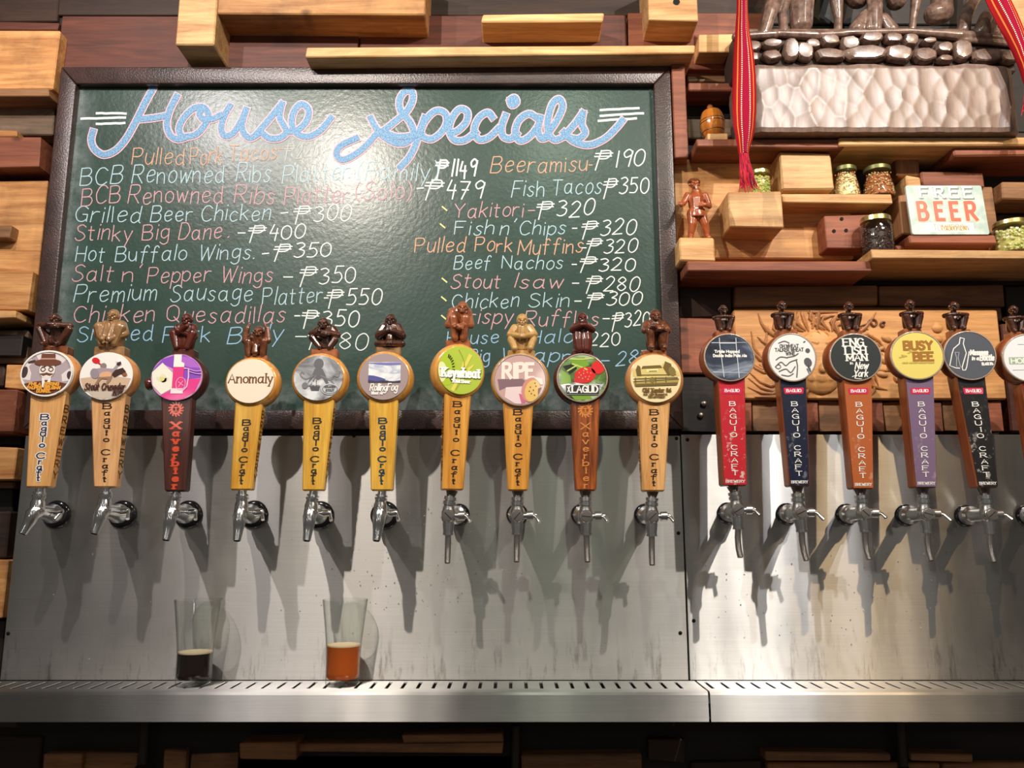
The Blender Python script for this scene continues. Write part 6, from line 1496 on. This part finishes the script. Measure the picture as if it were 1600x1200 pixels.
# ---------------------------------------------------------------- big carved group on its chiselled plinth
M_chis = None
M_bed = plain('carving_ground', srgb(58, 40, 32), .7)
def chisel_mat():
    m, nt, b = newmat('waxed_hardwood'); L = nt.links.new
    tc = N(nt, 'ShaderNodeTexCoord'); mp = N(nt, 'ShaderNodeMapping'); L(tc.outputs['Object'], mp.inputs[0]); mp.inputs['Scale'].default_value = (26, 26, 5)
    n = N(nt, 'ShaderNodeTexNoise', Scale=3.0, Detail=6.0, Roughness=.65, Distortion=.4); L(mp.outputs[0], n.inputs['Vector'])
    rp = N(nt, 'ShaderNodeValToRGB'); L(n.outputs['Fac'], rp.inputs[0]); rp.color_ramp.elements[0].position = .34; rp.color_ramp.elements[0].color = srgb(98, 76, 66)
    rp.color_ramp.elements[1].position = .68; rp.color_ramp.elements[1].color = srgb(142, 114, 100)
    L(rp.outputs[0], b.inputs['Base Color']); b.inputs['Roughness'].default_value = .5; b.inputs['Specular IOR Level'].default_value = .7
    b.inputs['Coat Weight'].default_value = .45; b.inputs['Coat Roughness'].default_value = .34
    bp = N(nt, 'ShaderNodeBump', Strength=.25, Distance=.0008); L(n.outputs['Fac'], bp.inputs['Height']); L(bp.outputs[0], b.inputs['Normal'])
    return m
M_chis = chisel_mat()
M_stone = carved_mat('waxed_dark_carving', srgb(92, 68, 58), srgb(138, 110, 96), .34)
YC0, YC1 = -.062, .035
zb = top_of(SHELF_CARV) + .0004
zt = W(1400, 100, YC0).z
xl_ = W(1160, 150, YC0).x; xr_ = W(1602, 150, YC0).x
root = empty('carved_sculpture', ((xl_ + xr_)/2, (YC0 + YC1)/2, zb)); tag(root, 'dark carved wooden group of figures on a chiselled plinth at the top right', 'sculpture')
# plinth outline: front runs straight, ends round back to the wall
def outline(s):
    w_ = xr_ - xl_; rr_ = .035
    L1 = w_ - 2*rr_; arc = rr_*PI/2; tot = L1 + 2*arc + .05*2
    d = s*tot
    if d < .05: return Vector((xl_, YC0 + rr_ + .05 - d, 0)), Vector((-1, 0, 0))
    d -= .05
    if d < arc: a = d/rr_; return Vector((xl_ + rr_ - rr_*math.cos(a), YC0 + rr_ - rr_*math.sin(a), 0)), Vector((-math.cos(a), -math.sin(a), 0))
    d -= arc
    if d < L1: return Vector((xl_ + rr_ + d, YC0, 0)), Vector((0, -1, 0))
    d -= L1
    if d < arc: a = d/rr_; return Vector((xr_ - rr_ + rr_*math.sin(a), YC0 + rr_ - rr_*math.cos(a), 0)), Vector((math.sin(a), -math.cos(a), 0))
    d -= arc
    return Vector((xr_, YC0 + rr_ + d, 0)), Vector((1, 0, 0))
h = random.Random(9); NS, NZ = 230, 52; tot = (xr_ - xl_) - .07 + .035*PI + .1; Hh = zt - zb
cells = [];
for r_ in range(5):
    for c_ in range(22):
        cells.append(((c_ + .5*(r_ % 2) + h.uniform(-.32, .32))*tot/21, (r_ + .5 + h.uniform(-.35, .35))*Hh/4.4, h.uniform(.7, 1.2), h.uniform(-.5, .5), h.uniform(0, .0010)))
vs = []; fs = []
for i in range(NS):
    s_ = i/(NS-1); p, nn = outline(s_); d = s_*tot
    near = [c for c in cells if abs(c[0] - d) < .06]
    for j in range(NZ):
        z = Hh*j/(NZ-1); best = 9
        for cx2, cz2, k_, tl_, off in near:
            dx = d - cx2; dz = z - cz2
            v = (dx*dx*1.5 + dz*dz*.5)*k_*4.5 + dx*tl_*.10 + off
            if v < best: best = v
        e = min(best, .0045)
        edge = min(1, (NZ-1-j)/2.5)*min(1, j/3.0)
        zz = z + (.002*math.sin(d*30) + .0015*math.sin(d*71)) * (1 if j == NZ-1 else 0) - (0.006*math.sin(PI*s_)**.5 if False else 0)
        vs.append(p + nn*(e - .003 - (1-edge)*.003) + Vector((0, 0, zb + zz)))
for i in range(NS-1):
    for j in range(NZ-1): fs.append((i*NZ+j, (i+1)*NZ+j, (i+1)*NZ+j+1, i*NZ+j+1))
fs.append(tuple(i*NZ for i in range(NS))[::-1]); fs.append(tuple(i*NZ + NZ-1 for i in range(NS)))
fs.append(tuple([j for j in range(NZ)][::-1] + [(NS-1)*NZ + j for j in range(NZ)])[:4] if False else (0, NZ-1, (NS-1)*NZ + NZ-1, (NS-1)*NZ))
m = MB(); m.add(vs, fs); pl_ = obj('chiselled_plinth', m, M_chis, root, True, autos=16)
# stone course: each carved boulder on its own
Ys = YC0 + .012
m = MB(); a = W(1150, 98, Ys + .008); b_ = W(1588, 98, Ys + .008); top_ = W(1400, 52, Ys + .008).z
m.box(a.x, b_.x, Ys + .010, YC1, zt - .002, top_, .003); obj('bedding', m, M_bed, root)
rows = [(1190,62,1222,76),(1224,60,1248,94),(1258,62,1281,77),(1283,54,1312,72),(1314,57,1341,80),(1345,50,1378,69),(1382,52,1409,68),(1412,53,1435,73),(1441,60,1462,70),(1463,66,1488,84),(1490,62,1518,96),
        (1192,78,1220,96),(1244,66,1270,95),(1275,76,1320,95),(1318,70,1384,96),(1384,70,1424,97),(1428,74,1462,98),(1464,87,1488,98),(1520,76,1562,99),(1562,78,1590,99),(1160,64,1188,82),(1150,82,1186,98)]
for i, (x0, y0, x1, y1) in enumerate(rows):
    h2 = random.Random(i*13 + 3)
    c = W((x0+x1)/2, (y0+y1)/2, Ys); s_ = PXM(75, Ys); rx, rz = (x1-x0)*.56*s_, (y1-y0)*.56*s_
    NP = 11; ol = []
    for k in range(NP):
        an = 2*PI*k/NP + h2.uniform(-.12, .12); ca, sa = math.cos(an), math.sin(an)
        q = (abs(ca)**2.6 + abs(sa)**2.6)**(-1/2.6)*h2.uniform(.88, 1.04); ol.append((ca*q, sa*q))
    tx, tz = h2.uniform(-.10, .10), h2.uniform(.02, .26)
    m = MB(); RR = []
    tx, tz = h2.uniform(-.09, .09), h2.uniform(-.12, .07) + (.22 if y0 > 68 else 0)*h2.random()
    for sc_, dy in ((1.0, .008), (1.0, .001), (.90, -.0035), (.76, -.0058), (.40, -.0064)):
        RR.append([c + Vector((x*rx*sc_, dy + (x*rx*sc_*tx + z*rz*sc_*tz)*(sc_ < .95), z*rz*sc_)) for x, z in ol])
    m.ring_loft(RR)
    obj('carved_stone', m, M_stone, root, True, autos=22)
# ledge of earth under the feet, then the figures' lower halves
Yg = -.030
m = MB(); zl = W(1400, 52, Yg).z
for x0, y0, x1, y1, r0, r1 in ((1205,52,1275,56,.006,.010),(1275,56,1330,52,.009,.005),(1300,52,1420,49,.006,.006),(1420,49,1500,56,.006,.010),(1490,54,1568,60,.009,.007),(1150,58,1210,54,.008,.008),(1500,62,1585,70,.006,.005)):
    m.cap(W(x0, y0, Yg - .015), W(x1, y1, Yg - .015), r0, r1)
ob_ = MB(); ob_.v = m.v; ob_.f = m.f
for a_, b2, dd in ((1150,1590,.0),):
    m.box(W(a_, 55, Yg).x, W(b2, 55, Yg).x, Yg - .012, YC1 - .004, top_ - .002, zl + .003, .003)
remeshed('carved_ground', m, M_stone, root, voxel=.0016)
def G_(px, py, y=0): return W(px, py, Yg + y)
# kneeling/seated figures: one continuous carving each, feet on the ground
def carv(name, parts, vox=.0014):
    m = MB()
    for pts, rad in parts:
        for i in range(len(pts)-1): m.cap(pts[i], pts[i+1], rad[i], rad[i+1], 12)
    o = remeshed(name, m, M_stone, root, voxel=vox, smooth=1); return o
def g3(x, y, d=0): return W(x, y, Yg + d)
carv('seated_figure', [([g3(1193,54,-.012), g3(1203,20,-.012), g3(1212,-10,0), g3(1225,-60,.02)], [.011,.013,.016,.02]),
                       ([g3(1225,50,-.005), g3(1222,20,.0), g3(1235,-30,.01)], [.008,.009,.014]), ([g3(1225,-60,.02), g3(1235,-120,.02)], [.022,.02])])
carv('carved_basket', [([g3(1252,38,.0), g3(1252,20,.0), g3(1254,-10,.0)], [.020,.021,.022])])
carv('standing_figure', [([g3(1309,50,.01), g3(1310,30,.01), g3(1307,2,.01), g3(1315,-50,.02), g3(1330,-110,.02)], [.0075,.0072,.012,.016,.022]),
                         ([g3(1300,51,-.005), g3(1312,51,-.012), g3(1318,51,-.012)], [.005,.005,.004]), ([g3(1425,46,.01), g3(1427,30,.01), g3(1432,-5,.01), g3(1400,-60,.02)], [.0065,.0065,.010,.018])])
carv('draped_cloth', [([g3(1366,46,-.006), g3(1366,20,-.006), g3(1362,-20,.0), g3(1360,-60,.01)], [.011,.012,.010,.016]), ([g3(1372,46,-.010), g3(1374,10,-.010), g3(1370,-30,0)], [.006,.006,.006]), ([g3(1357,44,-.009), g3(1360,15,-.008), g3(1356,-25,0)], [.006,.005,.006]),
                      ([g3(1338,46,.0), g3(1350,26,.0), g3(1352,20,.0)], [.014,.010,.006]), ([g3(1392,48,.0), g3(1380,30,.0), g3(1376,24,.0)], [.014,.011,.006])])
carv('carved_pot', [([g3(1340,-4,.01), g3(1322,-20,.01)], [.020,.02]), ([g3(1400,0,.01), g3(1398,-16,.01)], [.018,.02])])
carv('carved_boulder', [([g3(1462,22,-.004), g3(1472,20,-.004), g3(1470,-12,.0)], [.020,.019,.018])])
carv('kneeling_figure', [([g3(1505,48,-.004), g3(1508,30,-.004), g3(1515,12,.0), g3(1530,-20,.01), g3(1520,-80,.02)], [.012,.011,.011,.012,.018])])
carv('carved_boulder', [([g3(1537,48,-.010), g3(1546,30,-.010), g3(1549,26,-.010)], [.017,.018,.014]), ([g3(1528,52,-.010), g3(1556,52,-.010)], [.009,.009])])
# ---------------------------------------------------------------- woven sashes
def sash_mat():
    m, nt, b = newmat('woven_red'); L = nt.links.new
    tc = N(nt, 'ShaderNodeTexCoord'); sp = N(nt, 'ShaderNodeSeparateXYZ'); L(tc.outputs['UV'], sp.inputs[0])
    u, v = sp.outputs[0], sp.outputs[1]
    def band(c, wd):
        s = N(nt, 'ShaderNodeMath', operation='SUBTRACT'); L(u, s.inputs[0]); s.inputs[1].default_value = c
        a = N(nt, 'ShaderNodeMath', operation='ABSOLUTE'); L(s.outputs[0], a.inputs[0]); l = N(nt, 'ShaderNodeMath', operation='LESS_THAN'); L(a.outputs[0], l.inputs[0]); l.inputs[1].default_value = wd
        return l.outputs[0]
    dash = N(nt, 'ShaderNodeMath', operation='MULTIPLY'); L(v, dash.inputs[0]); dash.inputs[1].default_value = 290
    fr = N(nt, 'ShaderNodeMath', operation='FRACT'); L(dash.outputs[0], fr.inputs[0]); gt = N(nt, 'ShaderNodeMath', operation='GREATER_THAN'); L(fr.outputs[0], gt.inputs[0]); gt.inputs[1].default_value = .45
    base = srgb(196, 24, 60); out = None
    mx = N(nt, 'ShaderNodeMix', data_type='RGBA'); L(band(.5, .16), mx.inputs[0]); mx.inputs[6].default_value = srgb(158, 14, 24); mx.inputs[7].default_value = srgb(150, 4, 44); out = mx.outputs[2]
    bwm = N(nt, 'ShaderNodeMix', data_type='RGBA'); L(gt.outputs[0], bwm.inputs[0]); bwm.inputs[6].default_value = (.03, .02, .02, 1); bwm.inputs[7].default_value = srgb(240, 232, 214)
    for c in (.33, .67):
        mx = N(nt, 'ShaderNodeMix', data_type='RGBA'); L(band(c, .020), mx.inputs[0]); L(out, mx.inputs[6]); L(bwm.outputs[2], mx.inputs[7]); out = mx.outputs[2]
    for c in (.16, .84):
        mx = N(nt, 'ShaderNodeMix', data_type='RGBA'); L(band(c, .022), mx.inputs[0]); L(out, mx.inputs[6]); mx.inputs[7].default_value = srgb(226, 130, 60); out = mx.outputs[2]
    L(out, b.inputs['Base Color']); b.inputs['Roughness'].default_value = .85; b.inputs['Specular IOR Level'].default_value = .2
    n = N(nt, 'ShaderNodeTexNoise', Scale=900.0); L(tc.outputs['Object'], n.inputs['Vector']); bp = N(nt, 'ShaderNodeBump', Strength=.3, Distance=.0005); L(n.outputs['Fac'], bp.inputs['Height']); L(bp.outputs[0], b.inputs['Normal'])
    return m
M_sash = sash_mat()
THR = [plain('thread_crimson', srgb(190, 20, 62), .8), plain('thread_red', srgb(200, 40, 40), .8), plain('thread_dark', srgb(120, 20, 44), .8), plain('thread_orange', srgb(232, 120, 70), .8)]
def sash(cl, wd, Y, label, tassel=None):
    """cl: centre line in photo pixels, wd: widths"""
    root = empty('woven_sash', W(cl[0][0], cl[0][1], Y)); tag(root, label, 'sash')
    n = len(cl); K = 14; top = []; m = MB(); vs = []; uv = []; dist = 0; prev = None
    for i in range(n):
        c = W(cl[i][0], cl[i][1], Y); s_ = PXM(cl[i][1], Y)
        a = Vector(cl[max(i-1, 0)]); b = Vector(cl[min(i+1, n-1)]); t = (b-a).normalized(); nx, nz = -t.y, -t.x
        if nx < 0: nx, nz = -nx, -nz
        if prev is not None: dist += (c - prev).length
        prev = c
        for q in range(K+1):
            f_ = q/K - .5; o_ = wd[i]*s_*f_
            vs.append(c + Vector((nx*o_, -.010*(1 - (2*f_)**2) - .0015*math.sin(f_*9 + dist*22), nz*o_))); uv.append((q/K, dist))
    nn = len(vs); vs2 = [v + Vector((0, .0012, 0)) for v in vs]
    m.add(vs + vs2, [(i*(K+1)+q, i*(K+1)+q+1, (i+1)*(K+1)+q+1, (i+1)*(K+1)+q) for i in range(n-1) for q in range(K)] +
                     [(nn+i*(K+1)+q, nn+(i+1)*(K+1)+q, nn+(i+1)*(K+1)+q+1, nn+i*(K+1)+q+1) for i in range(n-1) for q in range(K)] +
                     [(i*(K+1)+e, (i+1)*(K+1)+e, nn+(i+1)*(K+1)+e, nn+i*(K+1)+e) for i in range(n-1) for e in (0, K)])
    m.uv = uv + uv; obj('woven_band', m, M_sash, root, True)
    if tassel:
        h = random.Random(4)
        for ti in range(4):
            m = MB()
            for q in range(11):
                f_ = h.uniform(-.5, .5); x = cl[-1][0]; y = cl[-1][1]
                L_ = h.uniform(.72, 1.0); ex = tassel[0] + f_*tassel[2]*1.0; pts = []
                for k in range(7):
                    t = k/6*L_; px = x + f_*wd[-1]*.8*(1 - t*.3) + (ex - x)*t**1.4 + 1.2*math.sin(t*7 + q)*t; py = y - 3 + (tassel[1] - y)*t
                    pts.append(W(px, py, Y - .006 + h.uniform(-.003, .003)))
                m.tube(pts, [.0011]*5 + [.0009, .0004], 6)
            obj('tassel', m, THR[(0, 1, 0, 2)[ti]], root, True)['kind'] = 'stuff'
    return root
cl = [(1161,-40),(1160,-10),(1160,20),(1160,50),(1162,85),(1163,120),(1163,150),(1163,175),(1163,200),(1163,218),(1162,232),(1162,242)]
sash(cl, [17,17,18,22,31,36,38,38,34,26,19,16], -.082, 'red woven sash hanging left of the sculpture, ending in a tassel', (1172, 305, 26))
cl = [(1535,-50),(1549,-22),(1562,4),(1574,28),(1585,52),(1594,76),(1601,100),(1608,130)]
sash(cl, [38,38,39,37,33,27,21,17], -.096, 'red woven sash draped over the right end of the sculpture', (1610, 185, 20))
